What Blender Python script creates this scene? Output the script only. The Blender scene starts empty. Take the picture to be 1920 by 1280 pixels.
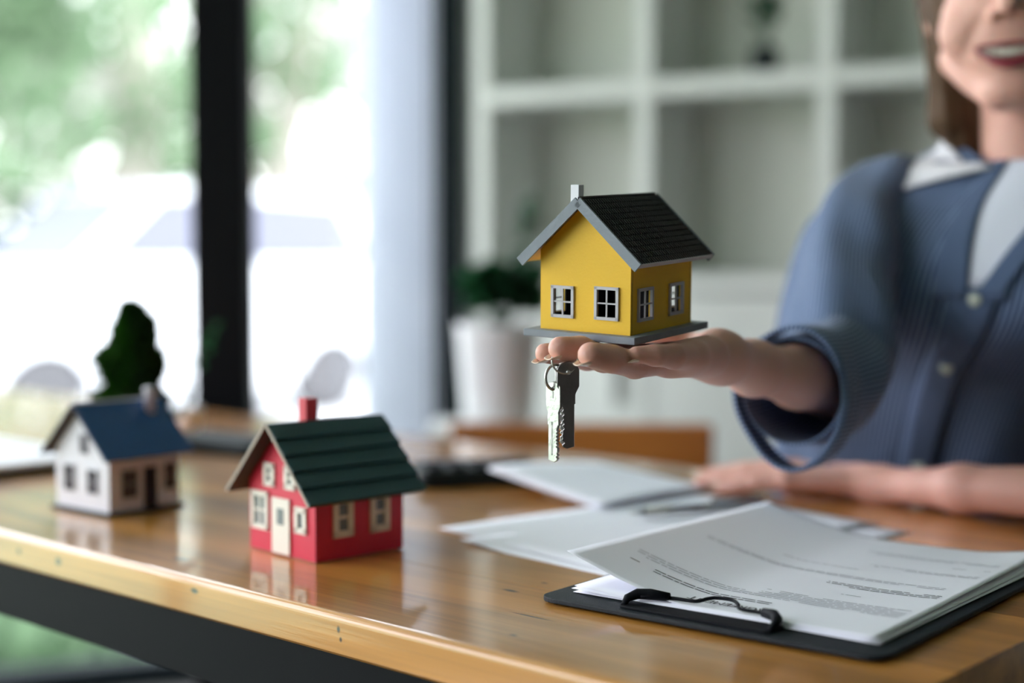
import bpy, bmesh, math, random
import numpy as np
from mathutils import Vector, Matrix
R = math.radians
random.seed(7)
rng = np.random.RandomState(7)
COL = bpy.context.scene.collection
sc = bpy.context.scene

# ------------------------------------------------------------------ camera
FPX = 2666.67
PITCH = math.atan(140 / FPX)
CH = 0.963
cam_d = bpy.data.cameras.new('camera')
cam_d.lens = 50.0; cam_d.sensor_width = 36.0
cam_d.clip_start = 0.02; cam_d.clip_end = 300
cam_d.dof.use_dof = True
cam_d.dof.focus_distance = 0.893
cam_d.dof.aperture_fstop = 2.1
cam = bpy.data.objects.new('camera', cam_d); COL.objects.link(cam)
cam.location = (0, 0, CH); cam.rotation_euler = (math.pi / 2 - PITCH, 0, 0)
sc.camera = cam

# ------------------------------------------------------------------ light
W = bpy.data.worlds.new('sky'); sc.world = W; W.use_nodes = True
nt = W.node_tree; nt.nodes.clear()
wo = nt.nodes.new('ShaderNodeOutputWorld'); bg = nt.nodes.new('ShaderNodeBackground')
tc = nt.nodes.new('ShaderNodeTexCoord'); sep = nt.nodes.new('ShaderNodeSeparateXYZ'); cr = nt.nodes.new('ShaderNodeValToRGB')
nt.links.new(tc.outputs['Generated'], sep.inputs[0]); nt.links.new(sep.outputs['Z'], cr.inputs[0])
cr.color_ramp.elements[0].position = 0.0; cr.color_ramp.elements[0].color = (0.975, 0.965, 1.0, 1)
cr.color_ramp.elements[1].position = 0.8; cr.color_ramp.elements[1].color = (0.80, 0.88, 1.0, 1)
nt.links.new(cr.outputs[0], bg.inputs[0]); bg.inputs[1].default_value = 5.6
nt.links.new(bg.outputs[0], wo.inputs[0])
sun_d = bpy.data.lights.new('sun', 'SUN'); sun_d.energy = 3.0; sun_d.angle = R(1.5); sun_d.color = (1, .96, .9)
sun = bpy.data.objects.new('sun', sun_d); COL.objects.link(sun)
sun.rotation_euler = Vector((-.42, .62, -.85)).to_track_quat('-Z', 'Y').to_euler()
vs = sc.view_settings
vs.view_transform = 'Standard'; vs.look = 'None'; vs.gamma = 1.0; vs.use_curve_mapping = False
vs.exposure = 0.47
sc.cycles.max_bounces = 8; sc.cycles.diffuse_bounces = 5; sc.cycles.transparent_max_bounces = 12
sc.cycles.sample_clamp_indirect = 6.0
sc.cycles.caustics_reflective = False; sc.cycles.caustics_refractive = False

# ------------------------------------------------------------------ helpers
cP, sP = math.cos(PITCH), math.sin(PITCH)
def at(u, v, d):                      # a point seen at (u, v) that really stands d metres in front of the lens
    x = (u - 960) / FPX; y = -(v - 640) / FPX
    return Vector((x * d, (cP + y * sP) * d, CH + (-sP + y * cP) * d))
D1 = Vector((-.743, .669)); D2 = Vector((.669, .743)); TO = Vector((.1445, .6376))
TZ = 0.75
def tw(u, v, z=TZ): p = TO + D1 * u + D2 * v; return Vector((p.x, p.y, z))

def V3(a): return Vector(a)
def link(name, me, mat, parent=None, smooth=False):
    o = bpy.data.objects.new(name, me); COL.objects.link(o)
    if mat is not None:
        if isinstance(mat, (list, tuple)):
            for m in mat: me.materials.append(m)
        else: me.materials.append(mat)
    if parent is not None: o.parent = parent
    if smooth:
        me.polygons.foreach_set('use_smooth', [True] * len(me.polygons))
    return o
def mk(name, verts, faces, mat, parent=None, smooth=False, uv=None):
    me = bpy.data.meshes.new(name); me.from_pydata([tuple(v) for v in verts], [], faces); me.update()
    if uv is not None:
        l = me.uv_layers.new(name='UVMap')
        idx = np.empty(len(me.loops), dtype=np.int32); me.loops.foreach_get('vertex_index', idx)
        l.data.foreach_set('uv', np.asarray(uv, dtype=np.float32)[idx].ravel())
    return link(name, me, mat, parent, smooth)
def empty(name, loc=(0, 0, 0), rz=0, mat=None):
    o = bpy.data.objects.new(name, None); COL.objects.link(o); o.empty_display_size = .05
    if mat is not None: o.matrix_world = mat
    else: o.location = loc; o.rotation_euler = (0, 0, rz)
    return o
def tag(o, label, cat, group=None, kind=None):
    o['label'] = label; o['category'] = cat
    if group: o['group'] = group
    if kind: o['kind'] = kind
    return o
def struct(o): o['kind'] = 'structure'; return o

class MB:
    def __init__(s): s.v = []; s.f = []
    def add(s, vs_, fs):
        n = len(s.v); s.v += [Vector(v) for v in vs_]; s.f += [tuple(i + n for i in f) for f in fs]; return s
    def box(s, x0, x1, y0, y1, z0, z1, M=None):
        vs_ = [Vector((x, y, z)) for x in (x0, x1) for y in (y0, y1) for z in (z0, z1)]
        if M is not None: vs_ = [M @ v for v in vs_]
        return s.add(vs_, [(0, 1, 3, 2), (4, 6, 7, 5), (0, 4, 5, 1), (2, 3, 7, 6), (0, 2, 6, 4), (1, 5, 7, 3)])
    def prism(s, poly, z0, z1, M=None):          # poly in xy, extruded in z
        n = len(poly)
        vs_ = [Vector((p[0], p[1], z0)) for p in poly] + [Vector((p[0], p[1], z1)) for p in poly]
        if M is not None: vs_ = [M @ v for v in vs_]
        return s.add(vs_, [tuple(range(n))[::-1], tuple(range(n, 2 * n))] + [(i, (i + 1) % n, (i + 1) % n + n, i + n) for i in range(n)])
    def tube(s, pts, rad, n=10, cap=True):
        pts = [Vector(p) for p in pts]; rings = []
        if not hasattr(rad, '__len__'): rad = [rad] * len(pts)
        up = None
        for i, p in enumerate(pts):
            t = (pts[min(i + 1, len(pts) - 1)] - pts[max(i - 1, 0)]).normalized()
            if up is None: up = Vector((0, 0, 1)) if abs(t.z) < .9 else Vector((1, 0, 0))
            a = t.cross(up).normalized(); b = a.cross(t).normalized(); up = b
            rings.append([p + (a * math.cos(2 * math.pi * k / n) + b * math.sin(2 * math.pi * k / n)) * rad[i] for k in range(n)])
        vs_ = [v for r in rings for v in r]; fs = []
        for i in range(len(pts) - 1):
            for k in range(n):
                fs.append((i * n + k, i * n + (k + 1) % n, (i + 1) * n + (k + 1) % n, (i + 1) * n + k))
        if cap: fs += [tuple(range(n))[::-1], tuple(range((len(pts) - 1) * n, len(pts) * n))]
        return s.add(vs_, fs)
    def torus(s, c, ax, R0, r, n=40, m=8, e=1.0):
        ax = Vector(ax).normalized(); a = ax.orthogonal().normalized()
        if abs(ax.z) < .9: a = (Vector((0, 0, 1)) - ax * ax.z).normalized()
        b = ax.cross(a); c = Vector(c); vs_ = []; fs = []
        for i in range(n):
            t = 2 * math.pi * i / n; d = a * math.cos(t) * e + b * math.sin(t)
            for k in range(m):
                q = 2 * math.pi * k / m
                vs_.append(c + d * (R0 + r * math.cos(q)) + ax * r * math.sin(q))
                fs.append((i * m + k, i * m + (k + 1) % m, ((i + 1) % n) * m + (k + 1) % m, ((i + 1) % n) * m + k))
        return s.add(vs_, fs)
    def lathe(s, prof, c=(0, 0, 0), n=24):
        c = Vector(c); vs_ = []; fs = []
        for r, z in prof:
            for k in range(n): vs_.append(c + Vector((r * math.cos(2 * math.pi * k / n), r * math.sin(2 * math.pi * k / n), z)))
        for i in range(len(prof) - 1):
            for k in range(n): fs.append((i * n + k, i * n + (k + 1) % n, (i + 1) * n + (k + 1) % n, (i + 1) * n + k))
        fs += [tuple(range(n))[::-1], tuple(range((len(prof) - 1) * n, len(prof) * n))]
        return s.add(vs_, fs)
    def build(s, name, mat, parent=None, smooth=False, bevel=0, seg=2):
        o = mk(name, s.v, s.f, mat, parent, smooth)
        bm = bmesh.new(); bm.from_mesh(o.data); bmesh.ops.recalc_face_normals(bm, faces=bm.faces)
        if bevel: bmesh.ops.bevel(bm, geom=[e for e in bm.edges if len(e.link_faces) == 2 and e.calc_face_angle(0) > .5], offset=bevel, segments=seg, profile=.5, affect='EDGES', clamp_overlap=True)
        bm.to_mesh(o.data); bm.free()
        return o

# ---- materials
def mat(name, col, rough=.5, metal=0, spec=.5, noise=None, bump=None, coat=0, sss=0, trans=0, emit=None):
    """noise=(scale, amount)  bump=(scale, strength)"""
    m = bpy.data.materials.new(name); m.use_nodes = True; t = m.node_tree; b = t.nodes['Principled BSDF']
    b.inputs['Base Color'].default_value = (*col, 1); b.inputs['Roughness'].default_value = rough
    b.inputs['Metallic'].default_value = metal; b.inputs['Specular IOR Level'].default_value = spec
    if coat: b.inputs['Coat Weight'].default_value = coat; b.inputs['Coat Roughness'].default_value = .06
    if sss:
        b.inputs['Subsurface Weight'].default_value = sss; b.inputs['Subsurface Radius'].default_value = (.012, .004, .002); b.inputs['Subsurface Scale'].default_value = .5
    if trans: b.inputs['Transmission Weight'].default_value = trans
    if emit: b.inputs['Emission Color'].default_value = (*emit[0], 1); b.inputs['Emission Strength'].default_value = emit[1]
    co = t.nodes.new('ShaderNodeTexCoord')
    if noise:
        n = t.nodes.new('ShaderNodeTexNoise'); n.inputs['Scale'].default_value = noise[0]; n.inputs['Detail'].default_value = 5
        t.links.new(co.outputs['Object'], n.inputs['Vector'])
        mx = t.nodes.new('ShaderNodeMix'); mx.data_type = 'RGBA'
        k = noise[1]
        mx.inputs['A'].default_value = tuple(c * (1 - k) for c in col) + (1,)
        mx.inputs['B'].default_value = tuple(min(1, c * (1 + k)) for c in col) + (1,)
        t.links.new(n.outputs[0], mx.inputs['Factor']); t.links.new(mx.outputs['Result'], b.inputs['Base Color'])
    if bump:
        n = t.nodes.new('ShaderNodeTexNoise'); n.inputs['Scale'].default_value = bump[0]; n.inputs['Detail'].default_value = 4
        t.links.new(co.outputs['Object'], n.inputs['Vector'])
        bp = t.nodes.new('ShaderNodeBump'); bp.inputs['Strength'].default_value = bump[1]; bp.inputs['Distance'].default_value = .002
        t.links.new(n.outputs[0], bp.inputs['Height']); t.links.new(bp.outputs[0], b.inputs['Normal'])
    return m

def wood_mat(name, dark, light, knots=(), rough=.35, coat=1.0, stretch=(1.6, 26, 26), seed=0, coat_r=.045):
    m = bpy.data.materials.new(name); m.use_nodes = True; t = m.node_tree; b = t.nodes['Principled BSDF']; L = t.links.new
    co = t.nodes.new('ShaderNodeTexCoord')
    mp = t.nodes.new('ShaderNodeMapping'); mp.inputs['Scale'].default_value = stretch; mp.inputs['Location'].default_value = (seed, seed * .7, 0)
    L(co.outputs['Object'], mp.inputs[0])
    n1 = t.nodes.new('ShaderNodeTexNoise'); n1.inputs['Scale'].default_value = 1.0; n1.inputs['Detail'].default_value = 3; n1.inputs['Distortion'].default_value = .6
    L(mp.outputs[0], n1.inputs['Vector'])
    mp2 = t.nodes.new('ShaderNodeMapping'); mp2.inputs['Scale'].default_value = (stretch[0] * 3, stretch[1] * 12, stretch[2] * 12)
    L(co.outputs['Object'], mp2.inputs[0])
    n2 = t.nodes.new('ShaderNodeTexNoise'); n2.inputs['Scale'].default_value = 1.0; n2.inputs['Detail'].default_value = 2
    L(mp2.outputs[0], n2.inputs['Vector'])
    r = t.nodes.new('ShaderNodeValToRGB'); r.color_ramp.elements[0].position = .36; r.color_ramp.elements[1].position = .62
    r.color_ramp.elements[0].color = (*dark, 1); r.color_ramp.elements[1].color = (*light, 1)
    ad = t.nodes.new('ShaderNodeMath'); ad.operation = 'MULTIPLY_ADD'; ad.inputs[1].default_value = .22; 
    L(n2.outputs[0], ad.inputs[0]); L(n1.outputs[0], ad.inputs[2])
    sb = t.nodes.new('ShaderNodeMath'); sb.operation = 'SUBTRACT'; sb.inputs[1].default_value = .11; L(ad.outputs[0], sb.inputs[0])
    L(sb.outputs[0], r.inputs[0])
    cur = r.outputs[0]
    for (kx, ky, kz, kr, kst) in knots:           # knots in the board, where they are in the wood
        mk_ = t.nodes.new('ShaderNodeMapping'); mk_.vector_type = 'POINT'
        mk_.inputs['Location'].default_value = (-kx / (kr * kst), -ky / kr, -kz / kr); mk_.inputs['Scale'].default_value = (1 / (kr * kst), 1 / kr, 1 / kr)
        L(co.outputs['Object'], mk_.inputs[0])
        ln = t.nodes.new('ShaderNodeVectorMath'); ln.operation = 'LENGTH'; L(mk_.outputs[0], ln.inputs[0])
        rr = t.nodes.new('ShaderNodeMapRange'); rr.inputs['From Min'].default_value = .5; rr.inputs['From Max'].default_value = 1.3
        rr.inputs['To Min'].default_value = 1.0; rr.inputs['To Max'].default_value = 0.0
        L(ln.outputs['Value'], rr.inputs['Value'])
        mx = t.nodes.new('ShaderNodeMix'); mx.data_type = 'RGBA'; mx.inputs['B'].default_value = (.035, .014, .006, 1)
        L(rr.outputs[0], mx.inputs['Factor']); L(cur, mx.inputs['A']); cur = mx.outputs['Result']
    L(cur, b.inputs['Base Color'])
    b.inputs['Roughness'].default_value = rough; b.inputs['Coat Weight'].default_value = coat; b.inputs['Coat Roughness'].default_value = coat_r
    bp = t.nodes.new('ShaderNodeBump'); bp.inputs['Strength'].default_value = .12; bp.inputs['Distance'].default_value = .0004
    L(n2.outputs[0], bp.inputs['Height']); L(bp.outputs[0], b.inputs['Normal'])
    L(bp.outputs[0], b.inputs['Coat Normal'])
    return m

def stripe_mat(name, c0, c1, period, rough=.85, bump=.5):
    m = bpy.data.materials.new(name); m.use_nodes = True; t = m.node_tree; b = t.nodes['Principled BSDF']; L = t.links.new
    uv = t.nodes.new('ShaderNodeUVMap'); uv.uv_map = 'UVMap'; s = t.nodes.new('ShaderNodeSeparateXYZ'); L(uv.outputs[0], s.inputs[0])
    a = t.nodes.new('ShaderNodeMath'); a.operation = 'MULTIPLY'; a.inputs[1].default_value = 2 * math.pi / period; L(s.outputs[0], a.inputs[0])
    w = t.nodes.new('ShaderNodeMath'); w.operation = 'SINE'; L(a.outputs[0], w.inputs[0])
    mr = t.nodes.new('ShaderNodeMapRange'); mr.inputs['From Min'].default_value = -.4; mr.inputs['From Max'].default_value = .9
    L(w.outputs[0], mr.inputs['Value'])
    mx = t.nodes.new('ShaderNodeMix'); mx.data_type = 'RGBA'; mx.inputs['A'].default_value = (*c0, 1); mx.inputs['B'].default_value = (*c1, 1)
    L(mr.outputs[0], mx.inputs['Factor']); L(mx.outputs['Result'], b.inputs['Base Color'])
    b.inputs['Roughness'].default_value = rough; b.inputs['Sheen Weight'].default_value = .15
    bp = t.nodes.new('ShaderNodeBump'); bp.inputs['Strength'].default_value = bump; bp.inputs['Distance'].default_value = .0008
    L(mr.outputs[0], bp.inputs['Height']); L(bp.outputs[0], b.inputs['Normal'])
    tr = t.nodes.new('ShaderNodeBsdfTranslucent'); L(mx.outputs['Result'], tr.inputs[0])
    ms = t.nodes.new('ShaderNodeMixShader'); ms.inputs[0].default_value = .15
    L(b.outputs[0], ms.inputs[1]); L(tr.outputs[0], ms.inputs[2]); L(ms.outputs[0], t.nodes['Material Output'].inputs[0])
    return m

def glass_mat(name, tint=(1, 1, 1), refl=.06):
    m = bpy.data.materials.new(name); m.use_nodes = True; t = m.node_tree; t.nodes.clear(); L = t.links.new
    o = t.nodes.new('ShaderNodeOutputMaterial'); a = t.nodes.new('ShaderNodeBsdfTransparent'); a.inputs[0].default_value = (*tint, 1)
    g = t.nodes.new('ShaderNodeBsdfGlossy'); g.inputs['Roughness'].default_value = .0
    ms = t.nodes.new('ShaderNodeMixShader'); ms.inputs[0].default_value = refl
    L(a.outputs[0], ms.inputs[1]); L(g.outputs[0], ms.inputs[2]); L(ms.outputs[0], o.inputs[0]); return m
def sheer_mat(name, col, alpha):
    m = bpy.data.materials.new(name); m.use_nodes = True; t = m.node_tree; t.nodes.clear(); L = t.links.new
    o = t.nodes.new('ShaderNodeOutputMaterial'); a = t.nodes.new('ShaderNodeBsdfTransparent')
    d = t.nodes.new('ShaderNodeBsdfDiffuse'); d.inputs[0].default_value = (*col, 1)
    tr = t.nodes.new('ShaderNodeBsdfTranslucent'); tr.inputs[0].default_value = (*col, 1)
    m1 = t.nodes.new('ShaderNodeMixShader'); m1.inputs[0].default_value = .6; L(d.outputs[0], m1.inputs[1]); L(tr.outputs[0], m1.inputs[2])
    ms = t.nodes.new('ShaderNodeMixShader'); ms.inputs[0].default_value = alpha
    L(a.outputs[0], ms.inputs[1]); L(m1.outputs[0], ms.inputs[2]); L(ms.outputs[0], o.inputs[0]); return m
def leaf_mat(name, c0, c1, scale=3):
    m = mat(name, c0, .6, noise=(scale, .5)); t = m.node_tree; b = t.nodes['Principled BSDF']
    tr = t.nodes.new('ShaderNodeBsdfTranslucent'); tr.inputs[0].default_value = (*c1, 1)
    ms = t.nodes.new('ShaderNodeMixShader'); ms.inputs[0].default_value = .35
    t.links.new(b.outputs[0], ms.inputs[1]); t.links.new(tr.outputs[0], ms.inputs[2]); t.links.new(ms.outputs[0], t.nodes['Material Output'].inputs[0])
    return m

M = {}
M['wall'] = mat('painted_wall', (.60, .62, .60), .8, noise=(1.5, .04))
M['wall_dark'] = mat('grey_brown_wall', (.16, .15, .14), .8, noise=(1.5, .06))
M['ceiling'] = mat('ceiling_paint', (.74, .74, .73), .9)
M['floor'] = mat('floor_tile', (.10, .095, .09), .35, noise=(2, .12))
M['black_steel'] = mat('black_steel', (.0035, .004, .0055), .6, bump=(60, .05), spec=.08)
M['dark_frame'] = mat('dark_frame', (.010, .016, .020), .6, spec=.15)
M['glass'] = glass_mat('window_glass')
M['shelf_white'] = mat('white_laminate', (.62, .635, .62), .45)
M['shelf_back'] = mat('bookcase_back', (.64, .66, .61), .7)
M['sheer'] = sheer_mat('sheer_curtain', (.78, .80, .86), .88)
M['paper'] = mat('paper', (.84, .855, .93), .75, noise=(9, .015)); 
M['ink'] = mat('ink', (.06, .06, .07), .7)
M['ink_faint'] = mat('faint_ink', (.40, .41, .45), .7)
M['board_black'] = mat('clipboard_black', (.008, .013, .018), .5, bump=(900, .25), spec=.22)
M['rubber'] = mat('black_rubber', (.004, .005, .008), .6, spec=.12)
M['skin'] = mat('skin', (.67, .37, .30), .48, sss=.25, noise=(22, .08), bump=(700, .12), spec=.35)
M['nail'] = mat('nail', (.80, .62, .48), .25, spec=.6, coat=.5)
M['metal'] = mat('nickel', (.52, .51, .49), .32, metal=1, noise=(180, .06), bump=(260, .15))
M['metal_dark'] = mat('dark_nickel', (.24, .23, .23), .30, metal=1, noise=(120, .2), bump=(200, .2))  # darker nickel with an uneven tone
M['yellow'] = mat('yellow_paint', (.83, .49, .008), .55, noise=(60, .05), bump=(500, .08))
M['grey_wood'] = mat('grey_paint', (.21, .24, .28), .55, noise=(80, .12), bump=(400, .15))
M['grey_light'] = mat('pale_grey_paint', (.50, .49, .53), .5)
M['white_card'] = mat('white_card', (.86, .86, .92), .6)
M['soffit'] = mat('pale_wood', (.62, .46, .36), .6, noise=(40, .1))
M['roof_dark'] = mat('charcoal_roof', (.010, .012, .018), .5, bump=(500, .2), spec=.25)
M['red'] = mat('red_card', (.58, .008, .045), .5, noise=(50, .06), bump=(400, .1))
M['red2'] = mat('red_chimney_card', (.55, .012, .035), .5)
M['green_card'] = mat('dark_green_card', (.005, .045, .060), .5, noise=(30, .15), bump=(300, .12))
M['cream'] = mat('cream_card', (.78, .74, .66), .6)
M['card_raw'] = mat('raw_card', (.42, .36, .30), .8)
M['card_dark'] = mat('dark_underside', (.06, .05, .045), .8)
M['pane_grey'] = mat('pane_grey', (.12, .14, .15), .3, noise=(200, .5))
M['blue_roof'] = mat('blue_card', (.002, .06, .23), .45, noise=(30, .15))
M['pale_wall'] = mat('pale_lilac_card', (.66, .66, .72), .6)
M['window_dark'] = mat('dark_window_card', (.022, .018, .026), .6, spec=.15)
M['slate'] = mat('slate_base', (.03, .045, .05), .6, spec=.2)
M['leaf_dark'] = leaf_mat('dark_leaf', (.006, .03, .006), (.02, .10, .005), 60)
M['leaf_house'] = leaf_mat('houseplant_leaf', (.012, .06, .03), (.02, .12, .04), 40)
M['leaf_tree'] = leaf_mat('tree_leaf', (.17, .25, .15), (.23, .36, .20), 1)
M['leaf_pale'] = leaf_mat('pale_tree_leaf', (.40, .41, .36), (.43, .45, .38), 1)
M['bark'] = mat('bark', (.36, .33, .29), .9, noise=(8, .2), bump=(20, .5))
M['pot_white'] = mat('white_ceramic', (.78, .78, .82), .35)
M['pot_black'] = mat('black_pot', (.006, .012, .014), .5, spec=.2)
M['grass'] = mat('grass', (.28, .42, .25), .9, noise=(1.3, .45))
M['concrete'] = mat('pale_concrete', (.62, .62, .62), .9, noise=(.6, .08))
M['car_white'] = mat('white_car_paint', (.70, .72, .75), .35, coat=.3)
M['car_glass'] = mat('car_glass', (.13, .135, .175), .3, spec=.3)
M['tyre'] = mat('tyre', (.07, .07, .075), .8)
M['alloy'] = mat('alloy_wheel', (.16, .165, .18), .5)
M['chair_wood'] = wood_mat('chair_wood', (.36, .11, .018), (.54, .19, .035), rough=.4, coat=.3, stretch=(2, 14, 14), seed=3)
M['block_wood'] = wood_mat('pale_block_wood', (.42, .25, .13), (.58, .38, .22), rough=.5, coat=.1, stretch=(3, 30, 30), seed=5)
M['hair'] = mat('brown_hair', (.085, .048, .026), .6, noise=(40, .5), bump=(150, .6), spec=.2)
M['lips'] = mat('lips', (.26, .03, .05), .35, spec=.6)
M['teeth'] = mat('teeth', (.80, .76, .66), .25)
M['mouth'] = mat('mouth_inside', (.05, .012, .012), .6)
M['eye_white'] = mat('eye_white', (.8, .8, .8), .2)
M['eye_dark'] = mat('iris', (.03, .015, .01), .1)
M['shirt'] = stripe_mat('striped_shirt', (.014, .038, .105), (.25, .345, .55), .0040)
M['tee'] = mat('white_tee', (.66, .69, .80), .85, bump=(90, .3))
M['collar'] = mat('white_collar', (.74, .74, .80), .75, bump=(120, .2))
M['button'] = mat('pearl_button', (.55, .60, .52), .25)
M['trousers'] = mat('dark_trousers', (.03, .035, .05), .8)
M['shoe'] = mat('shoe', (.02, .02, .02), .4)
M['plinth'] = mat('white_plinth', (.64, .64, .62), .5)

# =================================================================== STRUCTURE
# room plan
P1 = Vector((-.135, 3.51)); P2 = Vector((3.05, 1.89)); P3 = Vector((3.05, -2.2)); P4 = Vector((-2.7, -2.2)); P5 = Vector((-2.7, 2.55)); P4b = Vector((-2.7, -1.1))
CZ = 2.75
poly = [P1, P2, P3, P4, P5]
fb = MB(); fb.prism([tuple(p) for p in poly[::-1]], -.12, 0); struct(fb.build('floor', M['floor']))
out = [P1 + Vector((-.25, .25)), P2 + Vector((.3, .2)), P3 + Vector((.3, -.3)), P4 + Vector((-.35, -.3)), P5 + Vector((-.35, .3))]
fb = MB(); fb.prism([tuple(p) for p in out[::-1]], CZ, CZ + .2); struct(fb.build('ceiling', M['ceiling']))
def wall(name, a, b, z0, z1, th, m, off=0):
    d = (b - a).normalized(); n = Vector((-d.y, d.x))
    a2, b2 = a + n * (off), b + n * (off)
    q = [a2, b2, b2 + n * th, a2 + n * th]
    return struct(MB().prism([tuple(p) for p in q], z0, z1).build(name, m))
wall('wall_back', P1, P2, 0, CZ, .15, M['wall'])
wall('wall_right', P2, P3, 0, CZ, .15, M['wall_dark'])
wall('wall_front', P3, P4, 0, CZ, .15, M['wall_dark'])
wall('wall_left', P4, P4b, 0, CZ, .15, M['wall_dark'])  # unseen stretch, made solid to cut window light from behind the camera
def glazing(name, a, b, posts, z0, z1, fw=.05):
    """floor-to-ceiling window: sill, head, posts, panes"""
    d = (b - a).normalized(); L_ = (b - a).length; ang = math.atan2(d.y, d.x)
    e = empty(name, (a.x, a.y, 0), ang); struct(e)
    MB().box(0, L_, -.03, .03, z0, z0 + .06).build('sill', M['dark_frame'], e)
    MB().box(0, L_, -.03, .03, z1 - .06, z1).build('head_rail', M['dark_frame'], e)
    ps = [0] + posts + [L_]
    for i, p in enumerate(ps):
        x0 = min(max(p - fw / 2, 0), L_ - fw)
        MB().box(x0, x0 + fw, -.04, .04, z0 + .06, z1 - .06).build('mullion', M['dark_frame'], e)
    for i in range(len(ps) - 1):
        MB().box(ps[i] + fw / 2 + .002, ps[i + 1] - fw / 2 - .002, -.004, .004, z0 + .06, z1 - .06).build('pane', M['glass'], e)
    return e
glazing('window_1', P5, P1, [1.0], 0, CZ)
glazing('window_2', P4b, P5, [1.2, 2.4], 0, CZ)
# corner post by the bookcase wall (the dark frame to the right of the curtain)
struct(MB().box(-.19, -.118, 3.30, 3.46, 0, CZ).build('trim_1', M['dark_frame']))
# outside ground
struct(MB().prism([(-40, -30), (40, -30), (40, 7.0), (-40, 7.0)], -.40, -.28).build('ground_grass', M['grass']))
struct(MB().prism([(-60, 7.0), (60, 7.0), (60, 60), (-60, 60)], -.40, -.275).build('ground_concrete', M['concrete']))

# steel column standing between table and glass
col_e = empty('steel_column', (-.468, 2.32, 0))
MB().box(-.044, .044, -.044, .044, .008, CZ).build('shaft', M['black_steel'], col_e, bevel=.004)
MB().box(-.075, .075, -.075, .075, 0, .008).build('base_plate', M['black_steel'], col_e)
tag(col_e, 'black square steel column rising behind the table in front of the glass', 'column')

# sheer curtain beside the dark corner frame
nx, nz = 60, 2
vs_, fs = [], []
for i in range(nx + 1):
    t = i / nx; x = -.345 + .175 * t; y = 3.30 + .018 * math.sin(t * 38) + .008 * math.sin(t * 71)
    for z in (.02, CZ - .05): vs_.append((x, y, z))
for i in range(nx): fs.append((2 * i, 2 * i + 2, 2 * i + 3, 2 * i + 1))
cu = mk('sheer_curtain', vs_, fs, M['sheer'], None, True)
so = cu.modifiers.new('s', 'SOLIDIFY'); so.thickness = .0015
ce = empty('curtain'); cu.parent = ce; cu.name = 'curtain_cloth'
MB().tube([(-.37, 3.30, CZ - .04), (-.14, 3.30, CZ - .04)], .01).build('curtain_rod', M['dark_frame'], ce, True)
tag(ce, 'sheer white curtain hanging in folds beside the dark window frame', 'curtain')

# =================================================================== TABLE
AX = math.atan2(-.669, .743)            # table-local x runs to the right along the front edge
tab = empty('wooden_table', (TO.x, TO.y, 0), AX)
tag(tab, 'long glossy varnished pine table with a black steel frame', 'table')
LEN = 2.25; TH = .0265; WID = .682
def kn(px_u, v, z, r, st): return (-px_u, v, z, r, st)
knots = [(-.663, 0, .7372, .0035, 1.2), (-.722, 0, .7372, .0026, 1.2), (-.487, 0, .7415, .0020, 2.2), (-.338, 0, .7405, .0022, .7), (-.336, 0, .7345, .0016, .8),
         (-.548, .0325, .75, .0042, 2.4), (-.302, .118, .75, .0022, 3), (-.225, .035, .75, .0016, 2), (-.245, .075, .75, .0012, 14), (-.3, .15, .75, .0015, 2)]
wd = [(.56, .245, .045), (.58, .26, .052), (.53, .225, .040), (.56, .24, .046), (.52, .215, .038)]
for i in range(5):
    m = wood_mat('pine_plank_%d' % i, tuple(c * .66 for c in wd[i]), tuple(c * 1.22 for c in wd[i]), knots if i < 2 else (), rough=.4, coat=1, seed=i * 3.1)
    y0, y1 = i * WID / 5, (i + 1) * WID / 5
    g = .0004
    if i == 0:     # bullnosed front edge
        rr = .005; prof = [(y0 + rr * (1 - math.sin(a)), TZ - rr * (1 - math.cos(a))) for a in [R(90 - 15 * k) for k in range(7)]]
        prof = [(y0, TZ - TH + .002), (y0, TZ - rr)] + prof[1:] + [(y1 - g, TZ), (y1 - g, TZ - TH), (y0 + .002, TZ - TH)]
    elif i == 4: prof = [(y0 + g, TZ), (y1 - .004, TZ), (y1, TZ - .004), (y1, TZ - TH), (y0 + g, TZ - TH)]
    else: prof = [(y0 + g, TZ), (y1 - g, TZ), (y1 - g, TZ - TH), (y0 + g, TZ - TH)]
    b = MB(); n = len(prof)
    b.add([(-LEN, p[0], p[1]) for p in prof] + [(0, p[0], p[1]) for p in prof],
          [tuple(range(n)), tuple(range(2 * n - 1, n - 1, -1))] + [(k, k + n, (k + 1) % n + n, (k + 1) % n) for k in range(n)])
    o = b.build('plank', m, tab)
AZ = TZ - TH
MB().box(-LEN + .01, -.012, .004, .034, AZ - .044, AZ - .0005).box(-LEN + .01, -.012, WID - .05, WID - .02, AZ - .044, AZ - .0005).box(-LEN + .01, -LEN + .04, .034, WID - .05, AZ - .044, AZ - .0005).box(-.042, -.012, .034, WID - .05, AZ - .044, AZ - .0005).build('apron', M['black_steel'], tab)
for lx, ly in ((-.045, .006), (-LEN + .012, .006), (-.045, WID - .05), (-LEN + .012, WID - .05)):
    MB().box(lx, lx + .03, ly, ly + .03, 0, AZ - .045).build('leg', M['black_steel'], tab)

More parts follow.
